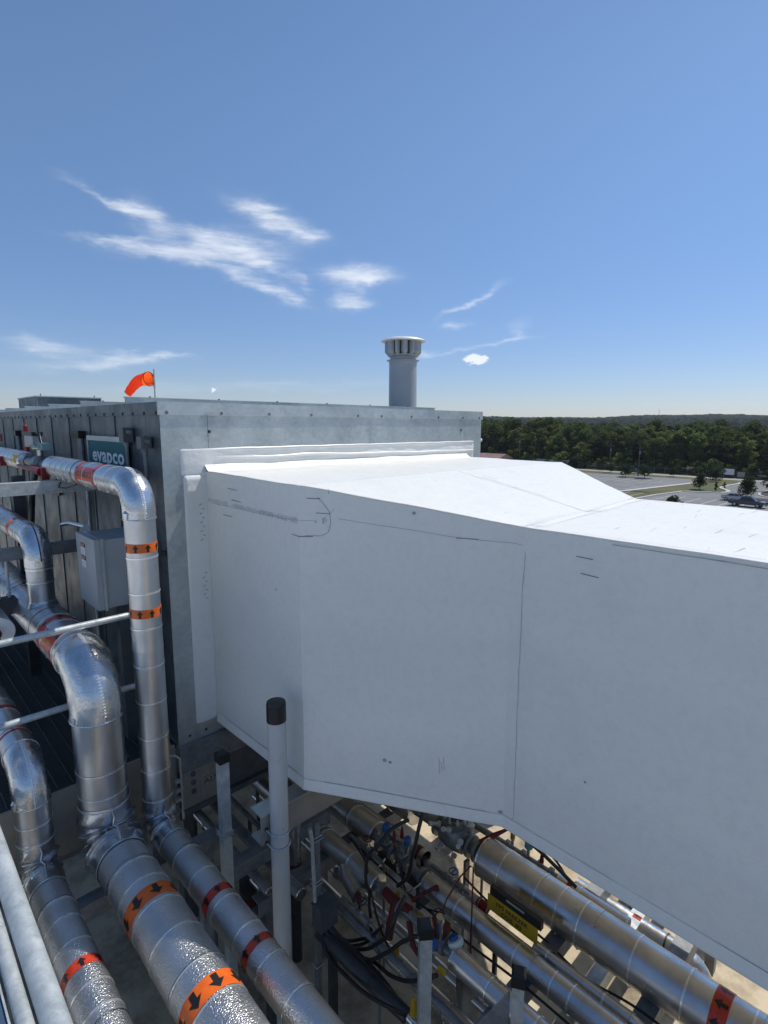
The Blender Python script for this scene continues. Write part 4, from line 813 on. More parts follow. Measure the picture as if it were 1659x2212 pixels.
mb = MB(); mb.tube([V(2.48, 3.0, -3.44), V(2.40, 2.88, -3.46), V(2.37, 2.74, -3.475)], .058, 28); mb.lathe([(.058, 0), (.062, .01), (.0, .012)], (2.37, 2.74, -3.475), (-.1, -1, -.1), 28, caps=False); mb.build('branch', M_alu, t)
mb = MB(); mb.tube([V(2.36, 2.72, -3.45), V(2.355, 2.70, -3.52), V(2.35, 2.70, -3.60)], [.018, .016, .012], 12); mb.build('red_tag', M_dred, t)
run('valve_pipe', 'dark pipe behind the grey control valve close under the duct', 3.25, -3.352, .13, 2.95, 7.0, [3.2], M_alu, True, False)
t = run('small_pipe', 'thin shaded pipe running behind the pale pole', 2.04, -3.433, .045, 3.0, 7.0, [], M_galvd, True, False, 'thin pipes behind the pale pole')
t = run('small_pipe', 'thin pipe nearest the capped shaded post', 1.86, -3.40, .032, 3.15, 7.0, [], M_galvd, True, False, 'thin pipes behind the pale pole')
t = thing('flex_joint', 'short drop of corrugated pipe with red flange left of the slotted strut', 'pipe', (2.2, 3.3, DECK))
mb = MB(); mb.tube([V(2.22, 3.34, -3.0-.5*i/30) for i in range(31)], [.045+.006*(i % 2) for i in range(31)], 24); mb.build('bellows', M_alud, t)
mb = MB(); mb.lathe([(.03, -3.5), (.055, -3.49), (.055, -3.55), (.04, -3.56), (.04, -3.8)], (2.22, 3.34, 0), seg=20); mb.build('red_flange', M_dred, t)
mb = MB(); mb.cyl(V(2.22, 3.34, -3.8), V(2.22, 3.34, DECK), .04, seg=20); mb.build('leg', M_dark, t)
t = thing('red_standpipe', 'upright capped pipe with red band behind the pale pole foot', 'pipe', (1.95, 3.6, DECK))
mb = MB(); mb.lathe([(.075, DECK), (.075, -3.95)], (1.95, 3.62, 0), seg=28); mb.build('sleeve', M_beige, t)
mb = MB(); mb.lathe([(.077, -3.95), (.077, -3.80)], (1.95, 3.62, 0), seg=28); mb.build('red_band', M_dred, t)
mb = MB(); mb.lathe([(.075, -3.80), (.07, -3.5), (.03, -3.42)], (1.95, 3.62, 0), seg=28); mb.build('top', M_dark, t)
t = thing('round_drain', 'pale round pipe stand on the deck at bottom centre right', 'pipe', (2.72, 1.75, DECK))
mb = MB(); mb.lathe([(.10, DECK), (.10, DECK+.04), (.075, DECK+.05), (.075, -3.75), (.06, -3.70)], (2.72, 1.95, 0), seg=32); mb.build('body', M_beige, t)
t = thing('steel_stand', 'stainless upright at the bottom edge below the rack pipe', 'pipe', (2.52, 1.35, DECK))
mb = MB(); mb.cyl(V(2.50, 1.52, DECK), V(2.50, 1.52, -3.50), .035, seg=20); mb.build('shaft', M_chrome, t)

# ------------------------------------------------------------------ valves
def stem_cap(parent, x, y, z, h, m, r=.022, nm='cap'):
    mb = MB(); mb.lathe([(.012, 0), (.012, h), (.02, h+.002), (.02, h+.02)], (x, y, z), seg=12); mb.build('stem', M_chrome, parent)
    mb = MB(); mb.lathe([(r*.8, 0), (r, .008), (r, .05), (r*.8, .062), (.0, .064)], (x, y, z+h+.012), seg=18); mb.build(nm, m, parent)
def red_cap(parent, x, y, z, h=.10):
    mb = MB(); mb.lathe([(.016, 0), (.018, .01), (.014, .05), (.009, .09), (.006, h)], (x, y, z), seg=12); mb.build('red_cap', M_red, parent)
q = thing('valve_group', 'cluster of shaded valves with blue and red caps between two rack pipes', 'valve', (2.8, 2.75, -3.5))
mb = MB(); mb.cyl(V(2.81, 3.02, -3.41), V(2.79, 2.42, -3.42), .032, seg=18)
for y in (2.95, 2.80, 2.62, 2.48): mb.lathe([(.035, -.022), (.06, -.018), (.06, .018), (.035, .022)], (2.8, y, -3.415), (0, 1, 0), 16, smooth=False)
mb.build('body', M_iron, q)
for (x, y) in ((2.8, 2.88), (2.8, 2.70)):
    mb = MB(); mb.lathe([(.045, 0), (.05, .01), (.05, .03), (.03, .045), (.022, .09)], (x, y, -3.39), seg=12, smooth=False)
    for k in range(4): mb.lathe([(.008, .0), (.008, .06)], (x+.035*cos(k*PI/2+.7), y+.035*sin(k*PI/2+.7), -3.385), seg=6)
    mb.build('bonnet', M_iron, q)
stem_cap(q, 2.80, 2.88, -3.33, .05, M_blue, .034, 'blue_cap'); stem_cap(q, 2.82, 2.66, -3.33, .05, M_blue, .03, 'blue_cap')
red_cap(q, 2.80, 2.79, -3.31); red_cap(q, 2.86, 2.76, -3.29)
for (x, y, z) in ((2.74, 2.74, -3.43), (2.72, 2.66, -3.45), (2.75, 2.58, -3.42)):
    mb = MB(); mb.lathe([(.012, 0), (.016, .02), (.016, .09), (.01, .1)], (x, y, z), (-.3, -.2, 1), 10); mb.build('fitting', M_chrome, q)
mb = MB(); mb.tube([V(2.74, 2.83, -3.45), V(2.66, 2.84, -3.5), V(2.60, 2.78, -3.5), V(2.62, 2.68, -3.45)], .008, 8); mb.tube([V(2.74, 2.6, -3.45), V(2.66, 2.55, -3.48), V(2.62, 2.45, -3.42), V(2.7, 2.4, -3.36)], .007, 8); mb.build('small_tubing', M_chrome, q)
for (x, y, z, w_, h_) in ((2.70, 2.78, -3.52, .03, .09), (2.66, 2.60, -3.60, .035, .11)):
    mb = MB(); mb.box((x-.003, y-w_/2, z-h_/2), (x+.003, y+w_/2, z+h_/2), Matrix.Rotation(.3, 3, 'Z')); mb.build('yellow_tag', M_yellow, q)
q = thing('valve_group', 'dark red valve and strainer group beside the disc-ended pipe', 'valve', (2.5, 2.3, -3.5))
mb = MB(); mb.cyl(V(2.50, 2.66, -3.42), V(2.48, 1.9, -3.43), .030, seg=18)
for y in (2.60, 2.40, 2.2, 2.0): mb.lathe([(.032, -.02), (.058, -.016), (.058, .016), (.032, .02)], (2.49, y, -3.425), (0, 1, 0), 14, smooth=False)
mb.build('body', M_iron, q)
mb = MB(); mb.tube([V(2.50, 2.58, -3.42), V(2.49, 2.45, -3.42), V(2.50, 2.32, -3.40)], [.034, .040, .03], 14); mb.tube([V(2.48, 2.45, -3.42), V(2.40, 2.42, -3.52), V(2.37, 2.41, -3.6)], [.036, .032, .03], 14); mb.build('red_strainer', M_dred, q)
mb = MB(); mb.tube([V(2.55, 2.36, -3.38), V(2.66, 2.30, -3.33), V(2.74, 2.28, -3.34)], [.014, .011, .02], 10); mb.tube([V(2.46, 2.3, -3.44), V(2.40, 2.2, -3.52), V(2.42, 2.12, -3.6)], [.02, .02, .014], 10); mb.build('red_handle', M_dred, q)
mb = MB(); mb.lathe([(.05, -.05), (.06, -.04), (.06, .04), (.05, .05)], (2.49, 2.08, -3.43), (0, 1, 0), 14); mb.box((2.45, 2.0, -3.37), (2.55, 2.12, -3.30)); mb.build('red_body', M_dred, q)
mb = MB(); mb.lathe([(.03, 0), (.035, .02), (.035, .05), (.02, .07)], (2.40, 2.02, -3.38), (-.4, -.2, 1), 14); mb.build('blue_cap', M_blue, q)
mb = MB(); mb.lathe([(.045, -.02), (.055, 0), (.05, .02)], (2.52, 1.93, -3.37), (0, .6, 1), 16); mb.build('gauge', M_whitep, q)
mb = MB(); mb.lathe([(.03, .0), (.03, .02)], (2.52, 1.945, -3.352), (0, .6, 1), 16); mb.build('gauge_face', M_blue, q)
for (x, y, z, w_, h_) in ((2.34, 1.90, -3.42, .06, .05), (2.38, 2.50, -3.66, .035, .075), (2.40, 2.36, -3.68, .045, .075), (2.58, 2.30, -3.50, .035, .10)):
    mb = MB(); mb.box((x-.002, y-w_/2, z-h_/2), (x+.002, y+w_/2, z+h_/2), Matrix.Rotation(.25, 3, 'Z')); mb.build('yellow_tag', M_yellow, q)
for (a_, c_, r_) in (((2.45, 2.20, -3.55), (2.36, 2.05, -3.72), .014), ((2.46, 2.02, -3.38), (2.44, 2.0, -3.2), .02)):
    mb = MB(); mb.cyl(V(*a_), V(*c_), r_, seg=12); mb.lathe([(r_*1.4, 0), (r_*1.4, .03)], c_, (0, 0, 1), 10); mb.build('fitting', M_chrome, q)
mb = MB(); mb.tube([V(2.47, 2.02, -3.2), V(2.50, 2.0, -3.08), V(2.62, 1.98, -2.97), V(2.70, 1.96, -2.93), V(2.715, 1.95, -2.95), V(2.715, 1.95, -3.3), V(2.60, 1.87, -3.62)], .0055, 8); mb.build('copper_tube', M_dred, q)
q = thing('control_valve', 'large grey cast control valve under the white duct with bolted bonnet', 'valve', (3.25, 2.5, -3.5))
mb = MB(); mb.cyl(V(3.25, 2.95, -3.35), V(3.25, 2.22, -3.35), .05, seg=24); mb.lathe([(.06, -.13), (.10, -.11), (.115, -.03), (.115, .03), (.10, .11), (.06, .13)], (3.25, 2.52, -3.34), (0, 1, 0), 28)
mb.lathe([(.11, -.14), (.125, -.12), (.125, 0), (.11, .02)], (3.25, 2.52, -3.34), (-.5, 0, -1), 24); mb.lathe([(.09, .0), (.10, .10), (.105, .12), (.105, .15)], (3.25, 2.52, -3.34), (0, 0, 1), 24)
mb.build('body', M_iron, q)
for y in (2.36, 2.29, 2.70): mb = MB(); mb.lathe([(.065, -.014), (.09, -.012), (.09, .012), (.065, .014)], (3.25, y, -3.35), (0, 1, 0), 26, smooth=False); mb.build('flange', M_iron, q)
for k in range(8):
    th = k*PI/4; mb = MB(); mb.lathe([(.013, 0), (.013, .035), (.009, .04), (.009, .055)], (3.25+.085*cos(th), 2.52+.085*sin(th), -3.20), seg=6, smooth=False); mb.build('bolt', M_galvt, q)
for (p, ax_, L_) in (((3.16, 2.40, -3.28), (-1, -.5, .4), .09), ((3.14, 2.50, -3.22), (-1, 0, .6), .08), ((3.16, 2.62, -3.25), (-1, .5, .3), .08), ((3.13, 2.56, -3.38), (-1, .1, -.2), .05), ((3.15, 2.45, -3.42), (-1, -.2, -.3), .05)):
    mb = MB(); mb.lathe([(.024, 0), (.024, .02), (.014, .022), (.014, L_), (.019, L_), (.019, L_+.02)], p, ax_, 8, smooth=False); mb.build('stem', M_galvt, q)
mb = MB(); mb.lathe([(.06, 0), (.065, .02), (.065, .05), (.05, .06)], (3.25, 2.52, -3.19), seg=20); mb.build('top_housing', M_dgrey, q)
mb = MB(); mb.tube([V(3.25, 2.30, -3.30), V(3.33, 2.22, -3.22), V(3.45, 2.15, -3.18)], [.03, .022, .01], 10); mb.build('red_handle', M_red, q)
t = thing('valve_stand', 'flat steel stand with yellow sticker under the grey control valve', 'stand', (3.2, 2.38, DECK))
mb = MB(); mb.box((3.185, 2.36, DECK), (3.235, 2.385, -3.46)); mb.build('leg', M_galvd, t)
mb = MB(); mb.box((3.182, 2.358, -3.62), (3.2, 2.3595, -3.50)); mb.build('sticker', M_yellow, t)
t = thing('cable_tray', 'short black ladder tray on the sunlit deck below the control valve', 'tray', (3.6, 2.9, -4.3))
for k, dx in enumerate((0, .18)): mb = MB(); mb.box((3.30+dx, 2.95, -4.22), (3.34+dx, 3.75, -4.12)); mb.build('side_rail', M_black, t)
for i in range(6): mb = MB(); mb.box((3.34, 3.0+.13*i, -4.18), (3.48, 3.03+.13*i, -4.16)); mb.build('rung', M_dark, t)
mb = MB(); mb.box((3.3, 2.95, DECK), (3.52, 3.0, -4.22)); mb.box((3.3, 3.7, DECK), (3.52, 3.75, -4.22)); mb.build('foot', M_dark, t)
q = thing('valve_group', 'small pale blue and red capped valves squeezed under the duct edge', 'valve', (3.6, 1.95, -3.6))
mb = MB(); mb.cyl(V(3.6, 2.6, -3.48), V(3.6, 1.75, -3.48), .028, seg=16)
for y in (2.25, 2.1, 1.95, 1.85): mb.lathe([(.03, -.016), (.05, -.012), (.05, .012), (.03, .016)], (3.6, y, -3.48), (0, 1, 0), 12, smooth=False)
mb.build('body', M_iron, q); stem_cap(q, 3.6, 2.05, -3.44, .05, M_cyan, .034, 'pale_blue_cap'); red_cap(q, 3.60, 1.93, -3.43); stem_cap(q, 3.6, 2.2, -3.44, .05, M_yellow, .02, 'yellow_cap')
t = run('slim_pipe', 'aluminium pipe with red end just under the duct edge, right of the pale blue cap', 3.60, -3.50, .055, 1.25, 1.78, [1.6], M_alu, True, True)
band(t, (3.60, 1.68, -3.50), (0, 1, 0), .0555, 1, M_redor, w=.04, n=4, al=.03, aw=.03)
# hoses
HG = 'black hoses hanging below the junction box'
def hose(label, pts, r=.011, m=None):
    P = [Vector(p) for p in pts]; Q = []
    for i in range(len(P)-1):
        p0, p1, p2, p3_ = P[max(i-1, 0)], P[i], P[i+1], P[min(i+2, len(P)-1)]
        for k in range(8):
            t_ = k/8; Q.append(.5*((2*p1)+(-p0+p2)*t_+(2*p0-5*p1+4*p2-p3_)*t_*t_+(-p0+3*p1-3*p2+p3_)*t_**3))
    Q.append(P[-1]); mb = MB(); mb.tube(Q, r, 12); o = mb.build('hose', m or M_rubber, org=P[0]); o['label'] = label; o['category'] = 'hose'; o['group'] = HG; return o
hose('black hose looping lowest left past the fat shaded pipe', [(2.10, 2.83, -3.60), (2.05, 2.743, -3.691), (2.05, 2.648, -3.735), (2.05, 2.489, -3.729), (2.05, 2.339, -3.708), (2.05, 2.188, -3.655), (2.05, 2.037, -3.583), (2.1, 1.98, -3.62)], .013)
hose('black hose hooking from the bundle up under the disc-ended pipe', [(2.14, 2.80, -3.60), (2.22, 2.72, -3.74), (2.3, 2.623, -3.718), (2.3, 2.521, -3.618), (2.3, 2.456, -3.526), (2.3, 2.404, -3.444)], .012)
hose('black hose curving up to the dark red strainer', [(2.12, 2.80, -3.60), (2.2, 2.72, -3.78), (2.25, 2.521, -3.683), (2.25, 2.403, -3.548), (2.25, 2.3, -3.403), (2.25, 2.252, -3.286), (2.30, 2.25, -3.21), (2.42, 2.3, -3.22)], .013)
hose('black hose swinging across to the corner-on post', [(2.10, 2.80, -3.60), (2.16, 2.70, -3.74), (2.2, 2.565, -3.775), (2.2, 2.422, -3.659), (2.2, 2.298, -3.518), (2.2, 2.2, -3.392), (2.2, 2.125, -3.286), (2.2, 2.062, -3.214), (2.2, 1.991, -3.137), (2.2, 1.93, -3.12)], .0135)
hose('black hose dipping behind the corner-on post', [(2.10, 2.80, -3.61), (2.2, 2.62, -3.76), (2.25, 2.466, -3.733), (2.25, 2.371, -3.706), (2.25, 2.288, -3.696), (2.25, 2.189, -3.653), (2.25, 2.104, -3.597), (2.25, 2.0, -3.50), (2.3, 1.9, -3.42)], .013)
hose('long grey black hose hanging from under the duct to the bundle', [(2.50, 2.35, -2.70), (2.42, 2.44, -2.78), (2.32, 2.46, -2.86), (2.3, 2.523, -2.937), (2.3, 2.559, -3.026), (2.3, 2.572, -3.123), (2.3, 2.568, -3.223), (2.35, 2.587, -3.325), (2.35, 2.593, -3.431), (2.35, 2.576, -3.54), (2.35, 2.571, -3.657), (2.35, 2.587, -3.731), (2.3, 2.66, -3.80), (2.2, 2.74, -3.78), (2.12, 2.80, -3.62)], .012)
for k_, (dx, dz) in enumerate(((0, 0), (.03, .015), (.055, -.005), (.025, -.03))):
    hose(('uppermost', 'second', 'third', 'lowest')[k_]+' short hose in the black bundle leaving the junction box', [(2.09+dx, 2.80, -3.60+dz), (2.11+dx, 2.73, -3.66+dz), (2.13+dx, 2.60, -3.68+dz), (2.15+dx, 2.45, -3.70+dz), (2.17+dx, 2.32, -3.74+dz), (2.19+dx, 2.2, -3.80+dz*2)], .015)
hose('black hose rising in front of the blue capped valve to the duct', [(2.6, 2.55, -3.42), (2.6, 2.46, -3.30), (2.6, 2.423, -3.185), (2.6, 2.408, -3.087), (2.6, 2.377, -2.973), (2.63, 2.37, -2.84), (2.7, 2.38, -2.72), (2.8, 2.4, -2.6)], .014)
hose('thick black hose along the thick pipe under the duct edge', [(3.25, 2.40, -3.10), (3.38, 2.20, -3.12), (3.46, 1.95, -3.20), (3.50, 1.75, -3.30), (3.52, 1.6, -3.38)], .014)
hose('thin black cable beside the thick hose under the duct edge', [(3.3, 2.45, -3.05), (3.42, 2.25, -3.08), (3.52, 2.0, -3.18), (3.56, 1.8, -3.30), (3.57, 1.7, -3.4)], .009)
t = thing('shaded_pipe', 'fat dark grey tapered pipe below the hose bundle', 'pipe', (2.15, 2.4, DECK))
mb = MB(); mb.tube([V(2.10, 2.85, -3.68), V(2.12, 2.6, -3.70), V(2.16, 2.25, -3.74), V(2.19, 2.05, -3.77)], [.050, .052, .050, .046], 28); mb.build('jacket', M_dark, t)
mb = MB(); mb.tube([V(2.19, 2.05, -3.77), V(2.20, 1.95, -3.79)], .025, 14); mb.lathe([(.04, -.015), (.04, .015)], (2.20, 1.98, -3.785), (0, 1, 0), 14); mb.build('fitting', M_chrome, t)
mb = MB(); mb.box((2.08, 2.7, DECK), (2.14, 2.74, -3.75)); mb.build('leg', M_dark, t)
mb = MB(); mb.lathe([(.0, 0), (.022, .003), (.022, .07), (.012, .12), (.0, .122)], (2.16, 1.97, -3.66), seg=14); mb.build('yellow_cap', M_yellow, t)
mb = MB(); mb.lathe([(.03, 0), (.045, .01), (.045, .05), (.03, .06)], (2.22, 1.92, -3.78), (-.5, -.3, .8), 18); mb.build('blue_cap', M_blue, t)
t = run('long_pipe', 'shaded pipe low beside the hoses with a bright top edge', 2.42, -3.80, .055, .8, 3.4, [2.3, 1.9], M_alu, True, True)
for y in (1.1, 3.2): mb = MB(); mb.box((2.39, y-.03, DECK), (2.45, y+.03, -3.85)); mb.build('leg', M_galvd, t)
t = run('small_pipe', 'rusty dark pipe with red couplings behind the pale pole foot', 1.72, -3.70, .04, 2.6, 5.2, [], M_dred, True, True, 'thin pipes behind the pale pole')
for y in (2.9, 4.8): mb = MB(); mb.box((1.69, y, DECK), (1.75, y+.05, -3.74)); mb.build('leg', M_dark, t)

EX = [((2.30, 4.6, -3.62), (2.30, .2, -3.62), .024, 'thin conduit running beside the rack pipes left of the corner-on post'), ((2.62, 5.0, -3.62), (2.62, -.5, -3.62), .030, 'thin shaded pipe slung under the medium rack pipe'),
      ((3.02, 5.0, -3.60), (3.02, 1.65, -3.60), .022, 'thin conduit slung under the yellow sign'), ((2.70, 4.8, -3.93), (2.70, .4, -3.93), .036, 'low pipe near the deck under the valve clusters'),
      ((3.46, 5.5, -3.56), (3.46, -1, -3.56), .020, 'thin conduit just right of the thickest pipe'), ((1.95, 5.0, -3.62), (1.95, 3.05, -3.62), .028, 'thin dark pipe ending beside the pale pole')]
for (a_, c_, r_, lb) in EX:
    t = thing('thin_pipe', lb, 'pipe', V(*c_)); mb = MB(); mb.cyl(V(*a_), V(*c_), r_, seg=16); mb.build('tube', M_galvd if r_ < .026 else M_alu, t)
    for k in range(3):
        y = c_[1]+(a_[1]-c_[1])*(.18+.25*k); mb = MB(); mb.lathe([(r_*1.05, -.02), (r_*1.35, -.018), (r_*1.35, .018), (r_*1.05, .02)], (a_[0], y, a_[2]), (0, 1, 0), 14, caps=False); mb.build('coupling', M_iron, t)
    for y in (c_[1]+.3, a_[1]-.4): mb = MB(); mb.box((a_[0]-.012, y-.015, DECK), (a_[0]+.012, y+.015, a_[2]-r_)); mb.build('leg', M_dark, t)
for j, (x, y, z, hh, lb) in enumerate(((2.66, 2.95, -3.40, .10, 'small shaded valve with tall stem behind the blue capped valves'), (2.60, 2.15, -3.50, .14, 'small shaded valve beside the dark red strainer'), (2.95, 2.30, -3.44, .09, 'small shaded valve between the medium and thickest rack pipes'),
                                     (2.30, 2.62, -3.52, .12, 'small shaded valve above the hose bundle'), (3.42, 2.55, -3.42, .11, 'small shaded valve behind the grey control valve'))):
    t = thing('small_valve', lb, 'valve', (x, y, z)); mb = MB(); mb.lathe([(.018, -.09), (.03, -.085), (.03, -.07), (.02, -.065), (.026, 0), (.02, .065), (.03, .07), (.03, .085), (.018, .09)], (x, y, z), (0, 1, 0), 12, smooth=False); mb.build('body', M_iron, t)
    mb = MB(); mb.lathe([(.02, 0), (.016, .03), (.007, .035), (.007, hh)], (x, y, z), seg=10); mb.build('stem', M_chrome, t)
    mb = MB(); mb.tube([V(x+.035*cos(k*PI/6), y+.035*sin(k*PI/6), z+hh) for k in range(13)], .005, 6, caps=False); mb.box((x-.034, y-.004, z+hh-.003), (x+.034, y+.004, z+hh+.003)); mb.build('handwheel', (M_dred, M_dark, M_blue, M_dark, M_dred)[j], t)
    mb = MB(); mb.cyl(V(x, y+.09, z), V(x, y+.22, z), .014, seg=10); mb.tube([V(x, y-.09, z), V(x, y-.14, z), V(x+.02, y-.17, z-.05), V(x+.02, y-.17, DECK)], .012, 8); mb.build('tube', M_galvd, t)
hose('thin black cable draped over the disc-ended pipe', [(2.55, 3.0, -3.30), (2.5, 2.8, -3.32), (2.42, 2.65, -3.42), (2.38, 2.5, -3.60), (2.40, 2.35, -3.74), (2.5, 2.1, -3.78)], .008)
hose('thin black cable looping between the blue caps and the medium pipe', [(2.80, 2.9, -3.28), (2.72, 2.72, -3.22), (2.66, 2.6, -3.30), (2.64, 2.5, -3.45), (2.68, 2.36, -3.52), (2.74, 2.2, -3.50)], .007)
hose('thin black cable along the rack under the medium pipe', [(2.68, 3.2, -3.46), (2.69, 2.6, -3.52), (2.68, 2.0, -3.51), (2.69, 1.5, -3.49), (2.68, .9, -3.49), (2.69, .2, -3.5)], .008)
hose('thin black cable sagging below the thickest pipe', [(3.08, 2.3, -3.48), (3.07, 2.0, -3.53), (3.08, 1.65, -3.50), (3.07, 1.3, -3.55), (3.08, .95, -3.50), (3.08, .3, -3.52)], .008)

# freezer coil sign
q = thing('freezer_sign', 'yellow sign reading FPS FREEZER COIL #3 between the long pipes', 'sign', (2.9, 1.75, -3.4))
mb = MB(); mb.box((2.893, 1.553, -3.372), (2.899, 1.947, -3.256)); mb.build('panel', M_yellow, q)
mb = MB(); mb.box((2.900, 1.535, -3.262), (2.935, 1.935, -3.195)); bb_ = mb.build('black_housing', M_black, q)
mb = MB(); mb.box((2.8975, 1.66, -3.222), (2.8995, 1.80, -3.207)); mb.build('serial_plate', M_galvf, bb_)
text_mb('FPS FREEZER', .044, lambda x, y: V(2.8915, 1.75-x, -3.293+y), offset=.0009, sx=1.02).build('lettering', M_arrow, q)
text_mb('COIL #3', .044, lambda x, y: V(2.8915, 1.75-x, -3.340+y), offset=.0009, sx=1.02).build('lettering', M_arrow, q)
for y in (1.57, 1.93): mb = MB(); mb.tube([V(2.9, y, -3.366), V(2.87, y, -3.38), V(2.84, y, -3.42)], .003, 6); mb.build('cable_tie', M_dark, q)

# ================================================================== background
GZ = -14.0
mb = MB(); mb.slab([(-2800, -2800), (5700, -2800), (5700, 5700), (-2800, 5700)], GZ-.3, GZ-.02); struct(mb, 'ground', M_floor)
def sheet(poly, z, name, m): mb = MB(); mb.slab(poly, GZ-.05, GZ+z); return struct(mb, name, m)
sheet([(60, -60), (176, -60), (176, 260), (60, 260)], .0, 'lawn', M_grass)
sheet([(15, -50), (118, -50), (118, 42), (110, 42.5), (100, 42.5), (100, 120), (15, 120)], .02, 'car_park', M_asph)
sheet([(118.01, -50), (152, -50), (160, 10), (161, 37), (148, 37.5), (142, 36), (136, 33.6), (131.5, 34.0), (128.5, 40.5), (118.01, 42)], .021, 'car_park_lane', M_asph)
sheet([(120, 49.5), (149.5, 45), (160, 49), (158, 75), (157, 110), (128, 110), (115, 55)], .02, 'upper_car_park', M_asph)
sheet([(165.5, -60), (170.5, -60), (170.5, 240), (165.5, 240)], .03, 'access_road', M_concrete)
sheet([(160.5, 5), (165.6, 5), (165.6, 36), (161, 37.2)], .025, 'road_mouth', M_asph)
def kerb(pts, name='kerb', w=.5, h=.16, m=None):
    mb = MB(); P = [V(x, y, 0) for x, y in pts]
    for a_, c_ in zip(P[:-1], P[1:]):
        d = (c_-a_).normalized(); n = V(-d.y, d.x, 0)*w/2; mb.prism([(0, 0)]*0+[(a_+n).xy[:], (a_-n).xy[:], (c_-n).xy[:], (c_+n).xy[:]], lambda x, y: V(x, y, GZ-.04), lambda x, y: V(x, y, GZ+h))
    return struct(mb, name, m or M_kerb)
kerb([(100, 42.8), (110, 42.6), (118, 42.2), (128.3, 40.7)], w=.6)
kerb([(128.3, 40.7), (131.4, 34.3), (133, 33.7), (135.5, 33.8), (138, 34.8), (140.5, 36.4), (143, 37.3), (149, 37.6), (155, 36.8), (160.8, 37.3)], w=.8)
kerb([(112, 51.2), (120, 49.3), (135, 47), (149.6, 44.8)], w=1.3)
for i in range(10): mb = MB(); mb.box((116+3*i, 49.9-.46*i, GZ+.021), (116.12+3*i, 55-.46*i, GZ+.026)); struct(mb, 'parking_line', M_paint)
for i in range(11): mb = MB(); mb.box((152.5+.0*i, 56+2.75*i, GZ+.021), (157, 56.12+2.75*i, GZ+.026)); struct(mb, 'parking_line', M_paint)
for i in range(11): mb = MB(); mb.box((139, 52+2.75*i, GZ+.021), (148.5, 52.14+2.75*i, GZ+.026)); struct(mb, 'parking_line', M_paint)
for i in range(9): mb = MB(); mb.box((104+2.8*i, 37.4, GZ+.022), (104.14+2.8*i, 42.0, GZ+.027)); struct(mb, 'parking_line', M_paint)
for i in range(16): mb = MB(); mb.box((107.5, 15+2.75*i, GZ+.022), (119.0, 15.16+2.75*i, GZ+.027)); struct(mb, 'parking_line', M_paint)
mb = MB(); mb.box((113.1, 8, GZ+.0275), (113.25, 34, GZ+.032)); struct(mb, 'parking_line', M_paint)
def disc(cx_, cy_, rx, ry, z, name, m, n=24, rot=0):
    mb = MB(); mb.slab([(cx_+rx*cos(2*PI*i/n)*cos(rot)-ry*sin(2*PI*i/n)*sin(rot), cy_+rx*cos(2*PI*i/n)*sin(rot)+ry*sin(2*PI*i/n)*cos(rot)) for i in range(n)], GZ-.04, GZ+z); return struct(mb, name, m)
disc(139.5, 25.5, 9, 3.3, .14, 'kerb_island', M_kerb, rot=1.3*0); disc(139.5, 25.5, 8.4, 2.8, .17, 'mulch_bed', M_mulch)
disc(125.0, 24.0, 2.2, 5.5, .10, 'mulch_bed', M_mulch)
disc(152.5, 60.5, 1.6, 5.0, .12, 'kerb_island', M_kerb); disc(152.5, 60.5, 1.3, 4.6, .15, 'mulch_bed', M_mulch)
disc(134.5, 39.6, 1.6, 1.6, .03, 'mulch_bed', M_mulch); disc(157.5, 42.3, 1.3, 1.3, .03, 'mulch_bed', M_mulch); disc(121.2, 48.0, 1.2, 3.2, .04, 'mulch_bed', M_mulch)

# trees
def leaf_cloud(mb, c, rx, ry, rz, n, s_, rnd_, shell=.55):
    for _ in range(n):
        while True:
            d = V(rnd_.uniform(-1, 1), rnd_.uniform(-1, 1), rnd_.uniform(-1, 1))
            if .05 < d.length < 1: break
        d = d.normalized()*(shell+(1-shell)*rnd_.random())*(1+.18*noise.noise(d*2.3+V(*c)))
        p = V(c[0]+d.x*rx, c[1]+d.y*ry, c[2]+d.z*rz); a = V(rnd_.uniform(-1, 1), rnd_.uniform(-1, 1), rnd_.uniform(-.6, .6)).normalized(); k = a.cross(V(rnd_.uniform(-1, 1), rnd_.uniform(-1, 1), rnd_.uniform(-1, 1))).normalized()
        l = s_*rnd_.uniform(.5, 1.5); mb.add([p-a*l-k*l*.3, p+k*l*.6, p+a*l-k*l*.2, p-k*l*.7], [(0, 1, 2, 3)])
def tree_meshes(seed, h, w, nl, n, leaf, m, conic=0.0, tr=.16, low=.3):
    r_ = random.Random(seed); cr = MB(); tk = MB(); top = h*.72
    tk.tube([V(0, 0, -.2), V(r_.uniform(-.1, .1), 0, h*.2), V(r_.uniform(-.2, .2), r_.uniform(-.2, .2), h*.5), V(0, 0, top)], [tr*1.2, tr, tr*.65, tr*.2], 8)
    for i in range(nl):
        th = 2.4*i+r_.uniform(-.4, .4); f_ = (i+.5)/nl; z = h*(low+(.94-low)*f_); wid = w*(1-conic*f_)*(.62 if conic else .42+.42*sin(PI*min(1, f_*.9+.08)))
        c = (cos(th)*wid*.62, sin(th)*wid*.62, z); q_ = w*(.34 if not conic else .36*(1-conic*f_)+.08)*r_.uniform(.75, 1.2)
        leaf_cloud(cr, c, q_, q_, q_*.72, n//nl, leaf, r_)
        tk.tube([V(0, 0, z*.72), V(c[0]*.5, c[1]*.5, z*.9), V(*c)], [tr*.4, tr*.25, tr*.08], 5)
    leaf_cloud(cr, (0, 0, h*(low+.93)/2), w*.42*(1-conic*.4), w*.42*(1-conic*.4), h*(.93-low)*.42, n//3, leaf, r_, .2)
    return cr.mesh('crown', m), tk.mesh('trunk', M_bark)
